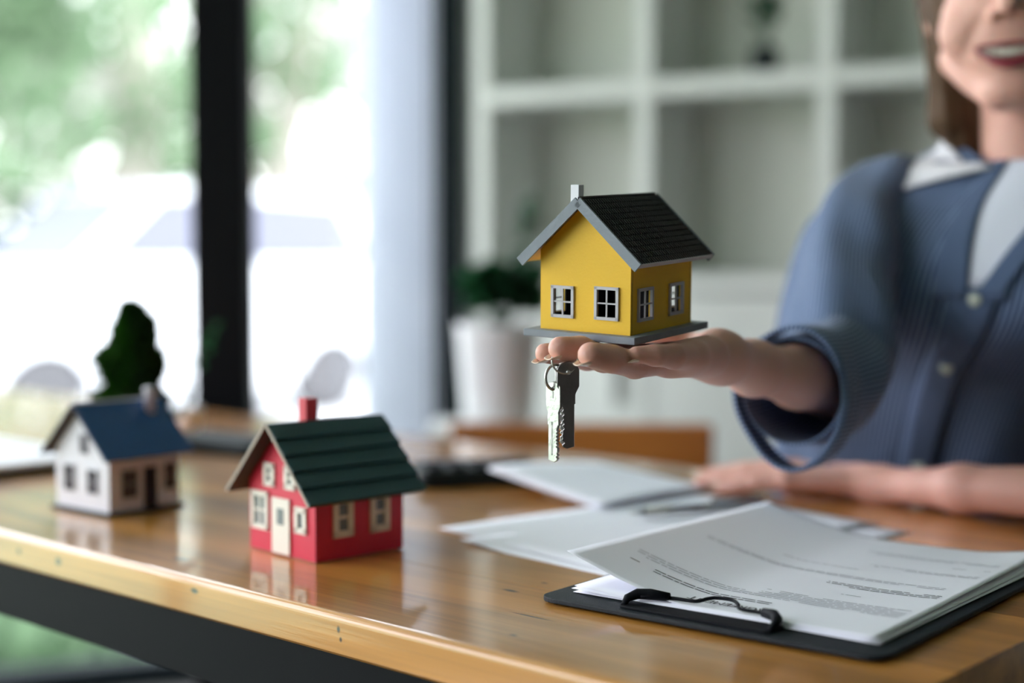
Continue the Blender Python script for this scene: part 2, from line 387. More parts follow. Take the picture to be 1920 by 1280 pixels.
# =================================================================== BOOKCASE
BA = math.atan2(-.453, .891)
F0 = Vector((.271, 2.95))
bk = empty('bookcase', (F0.x, F0.y, 0), BA)
tag(bk, 'white open bookcase of square compartments along the back wall', 'bookcase')
xs = [-.38, 0, .38, .76, 1.14]; zs = [.13, .53, .93, 1.33, 1.73, 2.13]; tk = .036; DP = .26
for i, x in enumerate(xs):
    MB().box(x - tk / 2, x + tk / 2, 0, DP, 0, 2.15).build('side_panel' if i in (0, 4) else 'divider', M['shelf_white'], bk)
for z in zs:
    for i in range(4):
        MB().box(xs[i] + tk / 2, xs[i + 1] - tk / 2, 0.001, DP - .012, z - tk / 2, z + tk / 2).build('shelf', M['shelf_white'], bk)
for i in range(4):
    MB().box(xs[i] + tk / 2, xs[i + 1] - tk / 2, DP - .011, DP - .001, .13, 2.13).build('back_panel', M['shelf_back'], bk)
for i in range(4):
    for z0, z1 in ((.15, .525), (.55, .905)):
        dq = MB().box(xs[i] + tk / 2 + .002, xs[i + 1] - tk / 2 - .002, .004, .020, z0, z1).build('door', M['shelf_white'], bk, bevel=.001)
        MB().box(xs[i + 1] - tk / 2 - .05, xs[i + 1] - tk / 2 - .04, -.018, .003, (z0 + z1) / 2 - .05, (z0 + z1) / 2 + .05).build('handle', M['shelf_white'], dq)
def bkw(x, y, z): 
    c, s = math.cos(BA), math.sin(BA); return Vector((F0.x + x * c - y * s, F0.y + x * s + y * c, z))

# =================================================================== leaves / plants
def leaf_cloud(n, sampler, size, aspect=2.2, up=.3):
    vs_, fs = [], []
    for i in range(n):
        p, nrm = sampler()
        nrm = (Vector(nrm) + Vector((random.gauss(0, .5), random.gauss(0, .5), random.gauss(0, .5) + up))).normalized()
        a = nrm.orthogonal().normalized(); a = (Matrix.Rotation(random.uniform(0, 6.28), 3, nrm) @ a); b = nrm.cross(a)
        s = size * random.uniform(.6, 1.3); p = Vector(p); k = len(vs_)
        vs_ += [p - nrm * 0, p + nrm * s * .5 + a * s / aspect, p + nrm * s, p + nrm * s * .5 - a * s / aspect + b * s * .1]
        fs.append((k, k + 1, k + 2, k + 3))
    return vs_, fs

def small_conifer(loc):
    e = empty('potted_conifer', loc)
    MB().lathe([(.021, 0), (.026, .03), (.0275, .032), (.0275, .036), (.024, .036)]).build('pot', M['pot_black'], e, True)
    MB().tube([(0, 0, .034), (.001, 0, .10)], [.003, .001]).build('stem', M['bark'], e, True)
    def s():
        z = random.random() ** .8; a = random.uniform(0, 6.28); r = .0265 * (math.sin(min(1, (1 - z) * 1.5) * math.pi / 2)) ** .8 * (1 + .30 * math.sin(15 * z + 2 * math.sin(a)) + .20 * math.sin(3 * a + 9 * z))
        q = r * (random.random() ** .35)
        return (q * math.cos(a), q * math.sin(a), .032 + z * .132), (math.cos(a), math.sin(a), .8)
    v, f = leaf_cloud(2600, s, .013); mk('foliage', v, f, M['leaf_dark'], e)
    return e
pc = at(251, 845, 1.62)
T0 = small_conifer((pc.x, pc.y, TZ)); T0.scale = (1.16, 1.16, 1.02)
tag(T0, 'small dark green artificial conifer on the table behind the blue-roofed house', 'plant')

# wispy twig plant close to the column
tp = at(352, 812, 1.85)
e = empty('twig_plant', (tp.x, tp.y, TZ))
MB().lathe([(.014, 0), (.018, .028), (.018, .032), (.015, .032)]).build('pot', M['pot_white'], e, True)
for k in range(7):
    a = k * .9; r = .02 + .035 * ((k * 37) % 10) / 10
    pts = [(0, 0, .03), (math.cos(a) * r * .4, math.sin(a) * r * .4, .08), (math.cos(a) * r, math.sin(a) * r, .12 + .015 * (k % 3))]
    MB().tube(pts, [.0008, .0006, .0003], 5).build('stem', M['leaf_house'], e)
    tips = pts
    def s(): 
        t = random.random(); p = Vector(pts[1]).lerp(Vector(pts[2]), t); return p, (math.cos(a), math.sin(a), .5)
    v, f = leaf_cloud(9, s, .012, 3); mk('leaf', v, f, M['leaf_house'], e)
tag(e, 'thin twiggy plant in a tiny white pot in front of the steel column', 'plant')

# white pot with bushy plant on a plinth beside the bookcase
pp = at(935, 796, 2.42); ztop = pp.z
e = empty('side_plinth', (pp.x, pp.y, 0))
MB().box(-.11, .11, -.10, .10, 0, ztop - .02).build('body', M['plinth'], e, bevel=.003)
MB().box(-.115, .115, -.105, .105, ztop - .0195, ztop).build('top', M['plinth'], e, bevel=.003)
tag(e, 'white plinth under the large white plant pot', 'plinth')
e = empty('potted_plant', (pp.x, pp.y, ztop))
MB().lathe([(.052, 0), (.060, .02), (.070, .160), (.072, .172), (.066, .172), (.064, .155)], n=32).build('pot', M['pot_white'], e, True)
MB().lathe([(.062, .145), (.062, .155)]).build('soil', M['bark'], e)
for k in range(16):
    a = k * 2.4; r = .02 + .05 * ((k * 53) % 17) / 17; h = .205 + .055 * ((k * 31) % 13) / 13
    if k == 4: a, r, h = .6, .045, .36
    pts = [(0.01 * math.cos(a), .01 * math.sin(a), .155), (math.cos(a) * r * .5, math.sin(a) * r * .5, .2), (math.cos(a) * r, math.sin(a) * r, h)]
    MB().tube(pts, [.002, .0015, .001], 5).build('stem', M['leaf_house'], e)
    def s():
        t = random.random(); p = Vector(pts[1]).lerp(Vector(pts[2]), t); return p, (math.cos(a), math.sin(a), .5)
    v, f = leaf_cloud(26, s, .045, 2.6); mk('leaf', v, f, M['leaf_house'], e)
tag(e, 'bushy green plant in a tall white pot left of the wooden chair back', 'plant')

# small plant in a dark pot on the bookcase
q = bkw(.235, .07, 1.33 + tk / 2)
e = empty('shelf_plant', q)
MB().lathe([(.020, 0), (.028, .012), (.031, .035), (.026, .055), (.020, .060), (.017, .058)]).build('pot', M['pot_black'], e, True)
for k in range(9):
    a = k * 2.4; r = .012 + .002 * k
    pts = [(0, 0, .05), (math.cos(a) * r * .6, math.sin(a) * r * .6, .10), (math.cos(a) * r, math.sin(a) * r, .15)]
    MB().tube(pts, [.0012, .001, .0006], 5).build('stem', M['leaf_house'], e)
    def s():
        t = random.random(); p = Vector(pts[1]).lerp(Vector(pts[2]), t); return p, (math.cos(a) * .6, math.sin(a) * .6, 1)
    v, f = leaf_cloud(6, s, .035, 4); mk('leaf', v, f, M['leaf_house'], e)
tag(e, 'little green plant in a dark round pot on the upper bookcase shelf', 'plant')

# =================================================================== CHAIRS
def chair(loc, rz, label, w=.39):
    e = empty('wooden_chair', loc, rz)          # faces local -y
    h = w / 2
    MB().box(-h, h, -.20, .20, .43, .455).build('seat', M['chair_wood'], e, bevel=.006)
    for x in (-h + .02, h - .045):
        MB().box(x, x + .028, -.19, -.16, 0, .43).build('leg', M['chair_wood'], e)
        MB().box(x, x + .028, .165, .195, 0, .43).build('leg', M['chair_wood'], e)
        MB().box(x, x + .026, .165, .190, .455, .62).build('back_post', M['chair_wood'], e)
    MB().box(-h, h, .160, .182, .60, .735).build('back_board', M['chair_wood'], e, bevel=.006)
    MB().box(-h + .048, h - .045, -.18, -.165, .38, .425).build('seat_rail', M['chair_wood'], e)
    tag(e, label, 'chair', 'wooden chairs beyond the table'); return e
cb = at(1078, 800, 2.08)
chair((cb.x, cb.y - .17, 0), R(-3), 'wooden chair with a plain board back, empty, in front of the white plinth', .385)

# =================================================================== YELLOW HOUSE (held in the hand)
def frame_mat(origin, e1, e2, e3):
    m = Matrix.Identity(4)
    for i in range(3):
        m[i][0] = e1[i]; m[i][1] = e2[i]; m[i][2] = e3[i]; m[i][3] = origin[i]
    return m
def camdir(a, b, c):  # right, up, forward -> world
    return Vector((a, c * cP + b * sP, -c * sP + b * cP)).normalized()
E1 = camdir(1840, 370, 2667); E2 = camdir(-3860, 370, 2667)
E3 = E1.cross(E2).normalized(); E2 = E3.cross(E1).normalized()
HC = at(1190, 647.5, .88)             # lower front corner of the base plate
def wall_panel(name, L_, H_, holes, th, mat_, parent, Mx, gable=None):
    """wall in its own x-z plane with real openings; holes: (x0,x1,z0,z1)"""
    b = MB(); X = sorted({0, L_} | {h[0] for h in holes} | {h[1] for h in holes}); Zs = sorted({0, H_} | {h[2] for h in holes} | {h[3] for h in holes})
    for i in range(len(X) - 1):
        for j in range(len(Zs) - 1):
            cx, cz = (X[i] + X[i + 1]) / 2, (Zs[j] + Zs[j + 1]) / 2
            if any(h[0] < cx < h[1] and h[2] < cz < h[3] for h in holes): continue
            b.box(X[i], X[i + 1], 0, th, Zs[j], Zs[j + 1], Mx)
    if gable:
        G = Mx @ Matrix(((1, 0, 0, 0), (0, 0, 1, 0), (0, 1, 0, 0), (0, 0, 0, 1)))
        b.prism([(0, H_), (L_, H_), (L_ / 2, gable)], 0, th, G)
    o = b.build(name, mat_, parent)
    bm = bmesh.new(); bm.from_mesh(o.data); bmesh.ops.remove_doubles(bm, verts=bm.verts, dist=1e-6)
    # drop the inner walls between cells
    dup = {}
    for f in bm.faces:
        k = tuple(round(c, 6) for c in f.calc_center_median()); dup.setdefault(k, []).append(f)
    kill = [f for fs_ in dup.values() if len(fs_) > 1 for f in fs_]
    bmesh.ops.delete(bm, geom=kill, context='FACES_ONLY'); bmesh.ops.recalc_face_normals(bm, faces=bm.faces)
    bm.to_mesh(o.data); bm.free(); return o
def window_part(x0, x1, z0, z1, Mx, parent, fm, nv=1, nh=1, fw=.0016, out_=.0014, pane=None, name='window_frame'):
    b = MB()
    b.box(x0 - fw * .2, x0 + fw, -out_, .0005, z0, z1, Mx).box(x1 - fw, x1 + fw * .2, -out_, .0005, z0, z1, Mx)
    b.box(x0 - fw * .2, x1 + fw * .2, -out_, .0005, z0 - fw * .2, z0 + fw, Mx).box(x0 - fw * .2, x1 + fw * .2, -out_, .0005, z1 - fw, z1 + fw * .2, Mx)
    for i in range(nv):
        c = x0 + (x1 - x0) * (i + 1) / (nv + 1); b.box(c - fw * .3, c + fw * .3, -out_ * .6, .0002, z0, z1, Mx)
    for i in range(nh):
        c = z0 + (z1 - z0) * (i + 1) / (nh + 1); b.box(x0, x1, -out_ * .6, .0002, c - fw * .3, c + fw * .3, Mx)
    o = b.build(name, fm, parent)
    if pane is not None:
        MB().box(x0 + fw * .6, x1 - fw * .6, -out_ * .25, .0003, z0 + fw * .6, z1 - fw * .6, Mx).build('pane', pane, o)
    return o
def TM(ox, oy, oz, ax, ay):  # matrix: local x -> ax, local y(in depth) -> ay, z up
    m = Matrix.Identity(4)
    for i in range(3): m[i][0] = ax[i]; m[i][1] = ay[i]; m[i][2] = (0, 0, 1)[i]
    m[0][3], m[1][3], m[2][3] = ox, oy, oz; return m

yh = empty('toy_house', mat=frame_mat(HC, E1, E2, E3))
tag(yh, 'yellow toy house with a charcoal tiled roof, held up on the open palm', 'toy house')
BX, BY, BT = .1005, .083, .0046
MB().box(0, BX, 0, BY, 0, BT).build('base', M['grey_wood'], yh, bevel=.0004, seg=1)
wx0, wx1, wy0, wy1 = .0075, .0895, .0075, .0745
WH = .0515; GA = .0818
wl, ww = wx1 - wx0, wy1 - wy0
# gable wall facing the window (x = wx0 plane, seen on the left): runs along local y
Mg = TM(wx0, wy0, BT, (0, 1, 0), (1, 0, 0)); Ms = TM(wx0 + .0019, wy0, BT, (1, 0, 0), (0, 1, 0))
Mg2 = TM(wx1, wy0, BT, (0, 1, 0), (-1, 0, 0)); Ms2 = TM(wx0 + .0019, wy1, BT, (1, 0, 0), (0, -1, 0))
wh_g = [(.0085, .0255, .009, .0295), (.0415, .0580, .0085, .0285)]
wh_s = [(.0066, .0256, .008, .0285), (.0481, .0671, .008, .0285)]; wls = wl - .0038
for Mx, hs, L_, g in ((Mg, wh_g, ww, GA), (Ms, wh_s, wls, None), (Mg2, wh_g, ww, GA), (Ms2, wh_s, wls, None)):
    inset = [(a + .001, b_ - .001, c_ + .001, d_ - .001) for a, b_, c_, d_ in hs]
    wp = wall_panel('wall', L_, WH, inset, .0018, M['yellow'], yh, Mx, g)
    ML = Mx @ Matrix.Translation((0, .00182, 0)); wall_panel('shade_lining', L_, WH, inset, .0008, M['window_dark'], yh, ML)  # dark sheet behind the openings stands in for shade inside the house
    for h in hs: window_part(*h, Mx, wp, M['grey_light'], pane=None)
# roof
slope = math.atan2(GA - WH, ww / 2)
OVX = .0085; RT = .0022; rl = .0578
def roof_side(parent, sgn, cy, apex_z, x0, x1, rl, th, m_top, m_und, courses, slope, name='roof_panel', course_name='tile_course', bump=True, step=.0004, dots=True):
    c, s = math.cos(slope), math.sin(slope)
    # local frame: a along slope downward, n outward normal
    a = Vector((0, sgn * c, -s)); n = Vector((0, sgn * s, c)); o0 = Vector((0, cy, apex_z))
    Mx = Matrix.Identity(4)
    for i in range(3): Mx[i][0] = (1, 0, 0)[i]; Mx[i][1] = a[i]; Mx[i][2] = n[i]; Mx[i][3] = o0[i]
    rp = MB().box(x0, x1, 0, rl, 0, th, Mx).build(name, m_und, parent)
    cl = rl / courses
    for k in range(courses):
        b = MB(); y0, y1 = k * cl, (k + 1) * cl
        b.add([Mx @ Vector(p) for p in ((x0, y0, th), (x1, y0, th), (x1, y1, th), (x0, y1, th), (x0, y0, th + .0002), (x1, y0, th + .0002), (x1, y1, th + step), (x0, y1, th + step))],
              [(0, 3, 2, 1), (4, 5, 6, 7), (0, 1, 5, 4), (1, 2, 6, 5), (2, 3, 7, 6), (3, 0, 4, 7)])
        if dots:
            nn = 34
            for j in range(nn):
                cx = x0 + (x1 - x0) * (j + .5 + (.5 if k % 2 else 0) * 0) / nn
                b.box(cx - .00095, cx + .00095, y0 + .0008, y1 - .0003, th + .0002, th + step + .00035, Mx)
                b.box(cx + .00118, cx + .00150, y1 - .0004, y1 + .0003, th + .0002, th + step + .0006, Mx)
        b.build(course_name, m_top, rp)
    return rp, Mx
cy = (wy0 + wy1) / 2
RZ = BT + GA + .0009
for sgn in (-1, 1):
    rp, Mx = roof_side(yh, sgn, cy, RZ, wx0 - OVX, wx1 + OVX, rl, RT, M['roof_dark'], M['soffit'], 12, slope)
    # grey barge boards on both gable ends
    for xx in (wx0 - OVX - .0012, wx1 + OVX - .0004):
        MB().box(xx, xx + .0016, -.0006, rl + .0008, -.0030, RT + .0012, Mx).build('barge_board', M['grey_wood'], rp)
    MB().box(wx0 - OVX, wx1 + OVX, rl, rl + .0008, -.0004, RT + .0006, Mx).build('eaves_strip', M['grey_light'], rp)
# ridge cap
MB().tube([(wx0 - OVX + .001, cy, RZ + RT * 1.15), (wx1 + OVX - .001, cy, RZ + RT * 1.15)], .0011, 8).build('ridge', M['roof_dark'], yh)
MB().box(wx0 + .0035, wx0 + .0095, cy + .0070, cy + .0132, RZ - .009, RZ + .0105).build('chimney', M['white_card'], yh, bevel=.0003, seg=1)

# =================================================================== RED HOUSE
def ground_frame(u, yaw_right, z=TZ, org=None):
    e1 = Vector((math.sin(yaw_right), math.cos(yaw_right), 0)); e2 = Vector((-e1.y, e1.x, 0))
    return frame_mat(org, e1, e2, Vector((0, 0, 1)))
rh = empty('toy_house', mat=ground_frame(0, R(46), org=Vector((-.1407, 1.0095, TZ + .0003))))
tag(rh, 'red card toy house with a dark green roof and white door', 'toy house')
L1, L2, RH = .081, .083, .0525; RG = RH + .0430
Mg = TM(0, 0, .0008, (0, 1, 0), (1, 0, 0)); Ms = TM(.0017, 0, .0008, (1, 0, 0), (0, 1, 0)); Mg2 = TM(L1, 0, .0008, (0, 1, 0), (-1, 0, 0)); Ms2 = TM(.0017, L2, .0008, (1, 0, 0), (0, -1, 0))
wg = wall_panel('wall', L2, RH, [], .0016, M['red'], rh, Mg, RG)
ws_ = wall_panel('wall', L1 - .0034, RH, [], .0016, M['red'], rh, Ms)
wall_panel('wall', L2, RH, [], .0016, M['red'], rh, Mg2, RG); wall_panel('wall', L1 - .0034, RH, [], .0016, M['red'], rh, Ms2)
MB().box(.001, L1 - .001, .001, L2 - .001, 0, .0008).build('base', M['card_raw'], rh)
# gable side, y measured from the near corner
window_part(.0105, .0235, .0195, .0375, Mg, wg, M['cream'], 0, 0, .0034, .0016, M['pane_grey'])
window_part(.0585, .0790, .0165, .0440, Mg, wg, M['cream'], 1, 1, .0030, .0016, M['pane_grey'])
window_part(.0500, .0625, .0500, .0660, Mg, wg, M['cream'], 0, 1, .0034, .0016, M['pane_grey'])
window_part(.0235, .0360, .0500, .0660, Mg, wg, M['cream'], 0, 1, .0034, .0016, M['pane_grey'])
dr = MB().box(.0300, .0520, -.0018, .0002, .0010, .0420, Mg).build('door', M['cream'], wg)
MB().box(.0370, .0450, -.0022, -.0017, .0225, .0345, Mg).build('pane', M['pane_grey'], dr)
for x0 in (.0145, .0485):
    window_part(x0, x0 + .0165, .0165, .0440, Ms, ws_, M['cream'], 0, 1, .0040, .0016, M['pane_grey'])
sl = math.atan2(RG - RH, L2 / 2)
for sgn in (-1, 1):
    rp, Mx = roof_side(rh, sgn, L2 / 2, .0008 + RG + .0006, -.0135, L1 + .013, math.hypot(L2 / 2, RG - RH) + .0150, .0016,
                       M['green_card'], M['card_dark'], 5, sl, course_name='roof_board', step=.0022, dots=False)
    MB().box(-.0141, -.0135, 0, math.hypot(L2 / 2, RG - RH) + .0150, 0, .0022, Mx).build('card_edge', M['card_raw'], rp)
MB().box(.024, .035, L2 / 2 + .002, L2 / 2 + .012, RG - .012, RG + .019).build('chimney', M['red2'], rh, bevel=.0003, seg=1)

# =================================================================== BLUE HOUSE
bh = empty('toy_house', mat=ground_frame(0, R(39), org=Vector((-.3426, 1.2007, TZ + .0003))))
tag(bh, 'white toy house with a plain blue roof and dark windows', 'toy house')
L1, L2, RH = .073, .077, .053; RG = RH + .0365
Mg = TM(0, 0, .003, (0, 1, 0), (1, 0, 0)); Ms = TM(.0017, 0, .003, (1, 0, 0), (0, 1, 0)); Mg2 = TM(L1, 0, .003, (0, 1, 0), (-1, 0, 0)); Ms2 = TM(.0017, L2, .003, (1, 0, 0), (0, -1, 0))
wg = wall_panel('wall', L2, RH, [], .0016, M['pale_wall'], bh, Mg, RG); ws_ = wall_panel('wall', L1 - .0034, RH, [], .0016, M['pale_wall'], bh, Ms)
wall_panel('wall', L2, RH, [], .0016, M['pale_wall'], bh, Mg2, RG); wall_panel('wall', L1 - .0034, RH, [], .0016, M['pale_wall'], bh, Ms2)
MB().box(-.004, L1 + .004, -.004, L2 + .004, 0, .003).build('base', M['slate'], bh)
def dark_win(x0, x1, z0, z1, Mx, par):
    o = window_part(x0, x1, z0, z1, Mx, par, M['pale_wall'], 1, 1, .0008, .0012, M['window_dark']); return o
dark_win(.014, .031, .014, .036, Mg, wg); dark_win(.048, .066, .014, .038, Mg, wg); dark_win(.028, .041, .048, .066, Mg, wg)
dark_win(.010, .028, .010, .036, Ms, ws_); dark_win(.054, .069, .013, .038, Ms, ws_)
MB().box(.034, .047, -.0018, .0002, .0005, .036, Ms).build('door', M['window_dark'], ws_)
MB().box(.046, .062, -.004, 0, .0035, .006, Ms).build('bench', M['pale_wall'], ws_)
sl = math.atan2(RG - RH, L2 / 2)
for sgn in (-1, 1):
    rp, Mx = roof_side(bh, sgn, L2 / 2, .003 + RG + .0006, -.010, L1 + .010, math.hypot(L2 / 2, RG - RH) + .0125, .0014,
                       M['blue_roof'], M['card_dark'], 1, sl, course_name='roof_sheet', step=.0006, dots=False)
MB().tube([(-.010, L2 / 2, .003 + RG + .0022), (L1 + .010, L2 / 2, .003 + RG + .0022)], .0012, 8).build('ridge', M['pale_wall'], bh)
MB().lathe([(.0045, RG - .010), (.0045, RG + .012), (.0052, RG + .013), (.0052, RG + .0155), (.003, RG + .016)], (.064, L2 / 2 - .010, 0), 16).build('chimney', M['pale_wall'], bh, True)

# =================================================================== CLIPBOARD + PAPERS
CA = Vector((.0152, .8929)); CD = Vector((.7835, -.6213)); CN = Vector((.6213, .7835)); CW = .2328
ca = math.atan2(CD.y, CD.x)
cl_e = empty('clipboard', (CA.x, CA.y, TZ + .0016), ca)      # local x across, y along the board
tag(cl_e, 'black clipboard with a wire clip lying at the right front of the table', 'clipboard')
def rr_poly(x0, x1, y0, y1, r, n=6):
    pts = []
    for cx, cy_, a0 in ((x1 - r, y1 - r, 0), (x0 + r, y1 - r, 90), (x0 + r, y0 + r, 180), (x1 - r, y0 + r, 270)):
        for k in range(n + 1): a = R(a0 + 90 * k / n); pts.append((cx + r * math.cos(a), cy_ + r * math.sin(a)))
    return pts
MB().prism(rr_poly(0, CW, 0, .296, .012), 0, .0030).build('board', M['board_black'], cl_e, bevel=.0006)
# clip: pressed plate, wire and rubber ends
MB().prism(rr_poly(.058, .162, .006, .030, .004), .0031, .0046).build('clip_plate', M['rubber'], cl_e, bevel=.0004)
wz = .0085
pts = [(.066, .020, wz), (.083, .028, wz), (.099, .030, wz), (.1035, .036, wz + .001), (.108, .040, wz + .0015), (.118, .041, wz + .0015), (.125, .036, wz + .001), (.130, .030, wz), (.143, .029, wz), (.156, .026, wz)]
def smooth_path(p, n=5):
    P = [Vector(q) for q in p]; o = []
    for i in range(len(P) - 1):
        a, b_, c_, d_ = P[max(i - 1, 0)], P[i], P[i + 1], P[min(i + 2, len(P) - 1)]
        for k in range(n):
            t = k / n; o.append(.5 * ((2 * b_) + (-a + c_) * t + (2 * a - 5 * b_ + 4 * c_ - d_) * t * t + (-a + 3 * b_ - 3 * c_ + d_) * t ** 3))
    return o + [P[-1]]
MB().tube(smooth_path(pts), .00115, 8).build('clip_wire', M['rubber'], cl_e, True)
MB().tube([(.060, .010, .0045), (.0595, .015, .0075), (.063, .021, .0095), (.070, .025, .0095), (.082, .0275, .009)], [.0016, .0026, .0034, .0036, .0028], 10).build('clip_lever', M['rubber'], cl_e, True)
MB().tube([(.160, .010, .0045), (.1605, .016, .0070), (.159, .021, .0085), (.154, .0265, .0090), (.146, .0285, .009)], [.0016, .0026, .0034, .0036, .0028], 10).build('clip_lever', M['rubber'], cl_e, True)

def sheet(name, w, h, f, nx, ny, parent=None, m=None, th=.00012, loc=None, rz=0):
    """curved sheet of paper: f(s,t)->(x,y,z)"""
    vs_ = [f(w * i / nx, h * j / ny) for j in range(ny + 1) for i in range(nx + 1)]
    fs = [(j * (nx + 1) + i, j * (nx + 1) + i + 1, (j + 1) * (nx + 1) + i + 1, (j + 1) * (nx + 1) + i) for j in range(ny) for i in range(nx)]
    o = mk(name, vs_, fs, m or M['paper'], parent, True)
    so = o.modifiers.new('thick', 'SOLIDIFY'); so.thickness = th; so.offset = 1
    if loc is not None: o.location = loc; o.rotation_euler = (0, 0, rz)
    return o
SX0, SY0 = .0135, .0225
def rot(s, t, a, cx=0, cy=0):
    c_, s_ = math.cos(a), math.sin(a); return (cx + (s - cx) * c_ - (t - cy) * s_, cy + (s - cx) * s_ + (t - cy) * c_)
for k in range(4):
    a = R([0.5, -1.1, 1.6, -.3][k]); z = .0036 + .0005 * k
    def f(s, t, a=a, z=z, k=k):
        x, y = rot(s, t, a, .1, 0); cu = max(0, .05 - s) / .05
        cr_ = max(0, (t - .2) / .1) * max(0, (s - .12) / .09)
        lift = .0008 * k * cu + .0008 * k * cr_ + max(0, .03 - t) * 0
        return (SX0 + x, SY0 + y, z + lift)
    o = sheet('paper_sheet', .208, .272, f, 16, 20)
    o.parent = None; o.matrix_world = cl_e.matrix_basis.copy()
    tag(o, 'blank white sheet clipped under the curled printed page' if k else 'blank white sheet lying lowest, directly on the black clipboard', 'paper', 'sheets under the printed page')
def ftop(s, t):
    cu = max(0, .082 - s) / .082
    near = max(0.0, 1 - t / .03)
    z = .0062 + .0215 * cu ** 1.55 * (1 - .15 * (t / .3))
    x = SX0 + .000 + s - .010 * cu ** 2
    cr_ = max(0, (t - .23) / .065) * max(0, (s - .16) / .05)
    z += .010 * cr_ ** 1.5 + .0012 * math.sin(s * 30) * min(1, t / .1)
    z += .0035 * max(0, (s - .09) / .12) * (t / .3)
    clip = max(0, 1 - abs(s - .10) / .06) * max(0, 1 - t / .05)
    z -= .0006 * clip
    y = SY0 + .002 + t + .004 * cu
    return (x, y, z)
top = sheet('printed_page', .205, .270, ftop, 40, 44)
top.matrix_world = cl_e.matrix_basis.copy()
te = top
tag(te, 'curled white printed page held by the wire clip on the clipboard', 'paper')
# print on the page: dashes standing for words too small to read, reading from the far side
def words(f, x0, x1, t, h, m, parent, jit=1, density=.86, name='printed_line'):
    b = MB(); x = x1
    while x > x0:
        w = random.uniform(.003, .011)
        if random.random() < density:
            xa = max(x0, x - w); n = max(1, int(w / .004))
            for i in range(n):
                p = xa + (x - xa) * i / n; q_ = xa + (x - xa) * (i + 1) / n
                c4 = []
                for (ss, tt) in ((p, t), (q_, t), (q_, t + h), (p, t + h)):
                    v = Vector(f(ss, tt)); v.z += .00035; c4.append(v)
                b.add(c4, [(0, 1, 2, 3)])
        x -= w + .0012
    if b.v: mk(name, b.v, b.f, m, parent)
rows = [(.012, .03, .195, 1)]
t = .034
blocks = [(.0340, 2, .02, .120, .9), (.0500, 3, .014, .150, .5), (.050, 6, .100, .196, .5), (.088, 1, .13, .155, .5), (.108, 3, .120, .196, .9), (.134, 2, .02, .190, .5),
          (.160, 1, .06, .12, .6), (.176, 2, .12, .196, .5), (.200, 1, .15, .196, .5), (.218, 2, .10, .195, .5)]
allp = MB()
for (t0, n, x0, x1, dens) in blocks:
    for k in range(n):
        words(ftop, x0 + random.uniform(0, .02) * (k == 0), x1, t0 + k * .0038, .0011, M['ink_faint'] if dens < .85 else M['ink'], te, density=.93)
def glyphs(text, f, xc, t, size, m, parent, name):
    cu = bpy.data.curves.new(name, 'FONT'); cu.body = text; cu.size = size; cu.align_x = 'CENTER'; cu.fill_mode = 'FRONT'
    tmp = bpy.data.objects.new('tmp', cu); COL.objects.link(tmp)
    dg = bpy.context.evaluated_depsgraph_get(); me = bpy.data.meshes.new_from_object(tmp.evaluated_get(dg))
    bpy.data.objects.remove(tmp)
    for v in me.vertices:                      # upside down for the camera, upright for the person across the table
        p = Vector(f(xc - v.co.x, t - v.co.y)); p.z += .0004; v.co = p
    o = link(name, me, m, parent); return o
glyphs('AGREEMENT', ftop, .10, .0215, .0095, M['ink'], te, 'printed_title')

# loose sheets under / behind the clipboard
def loose(c0, c1, w, h, name, label, lift=None, z=.0012, group=None):
    """c0 near-left corner, c1 direction of its first side (table plane)"""
    a = math.atan2(c1[1] - c0[1], c1[0] - c0[0])
    f = lift or (lambda s, t: (s, t, 0))
    o = sheet(name, w, h, f, 16, 20, loc=(c0[0], c0[1], TZ + z), rz=a)
    tag(o, label, 'paper', group); return o
def lf1(s, t): return (s, t, .003 * max(0, 1 - s / .05) * max(0, 1 - t / .08))
s1 = loose((-.0404, 1.0884), (.0486, .9881), .21, .297, 'loose_sheet', 'white sheet whose pointed corner sticks out left of the clipboard', lf1, z=.0003)
for k in range(12):
    if k in (3, 7): continue
    words(lambda s, t: lf1(s, t), .02, .19, .05 + k * .014, .0012, M['ink_faint'], s1, density=.8)
# second loose sheet: its right corner is seen at (1650, 985)
q2 = Vector((.3034, 1.1632)); a2 = R(203)
o = sheet('loose_sheet', .21, .297, lambda s, t: (s, t, .0004), 12, 16, loc=(q2.x, q2.y, TZ + .0008), rz=R(128))
tag(o, 'white sheet lying flat under the far right of the clipboard pages', 'paper')

# pen on the loose sheets
pa, pb = at(1185, 973, 1.195), at(1432, 961, 1.235)
pa = Vector((.0982, 1.1804, TZ + .0075)); pb = Vector((.2200, 1.2280, TZ + .0075)); d = (pb - pa).normalized()
e = empty('pen', pa); 
Lp = (pb - pa).length
def pl(k): return tuple(d * (Lp * k))
MB().tube([pl(.0), pl(.03), pl(.12)], [.0006, .0012, .0034], 12).build('tip', M['metal'], e, True)
MB().tube([pl(.12), pl(.55)], [.0038, .0040], 12).build('barrel', M['metal'], e, True)
MB().tube([pl(.55), pl(.57), pl(.97), pl(.99)], [.0043, .0046, .0044, .0030], 12).build('cap', M['metal'], e, True)
n_ = Vector((0, 0, 1))
MB().tube([Vector(pl(.95)) + n_ * .004, Vector(pl(.93)) + n_ * .0075, Vector(pl(.62)) + n_ * .0065, Vector(pl(.60)) + n_ * .0055], [.0012, .0013, .0012, .0015], 8).build('clip', M['metal_dark'], e, True)
tag(e, 'silver pen with a clip lying on the loose sheets beyond the clipboard', 'pen')

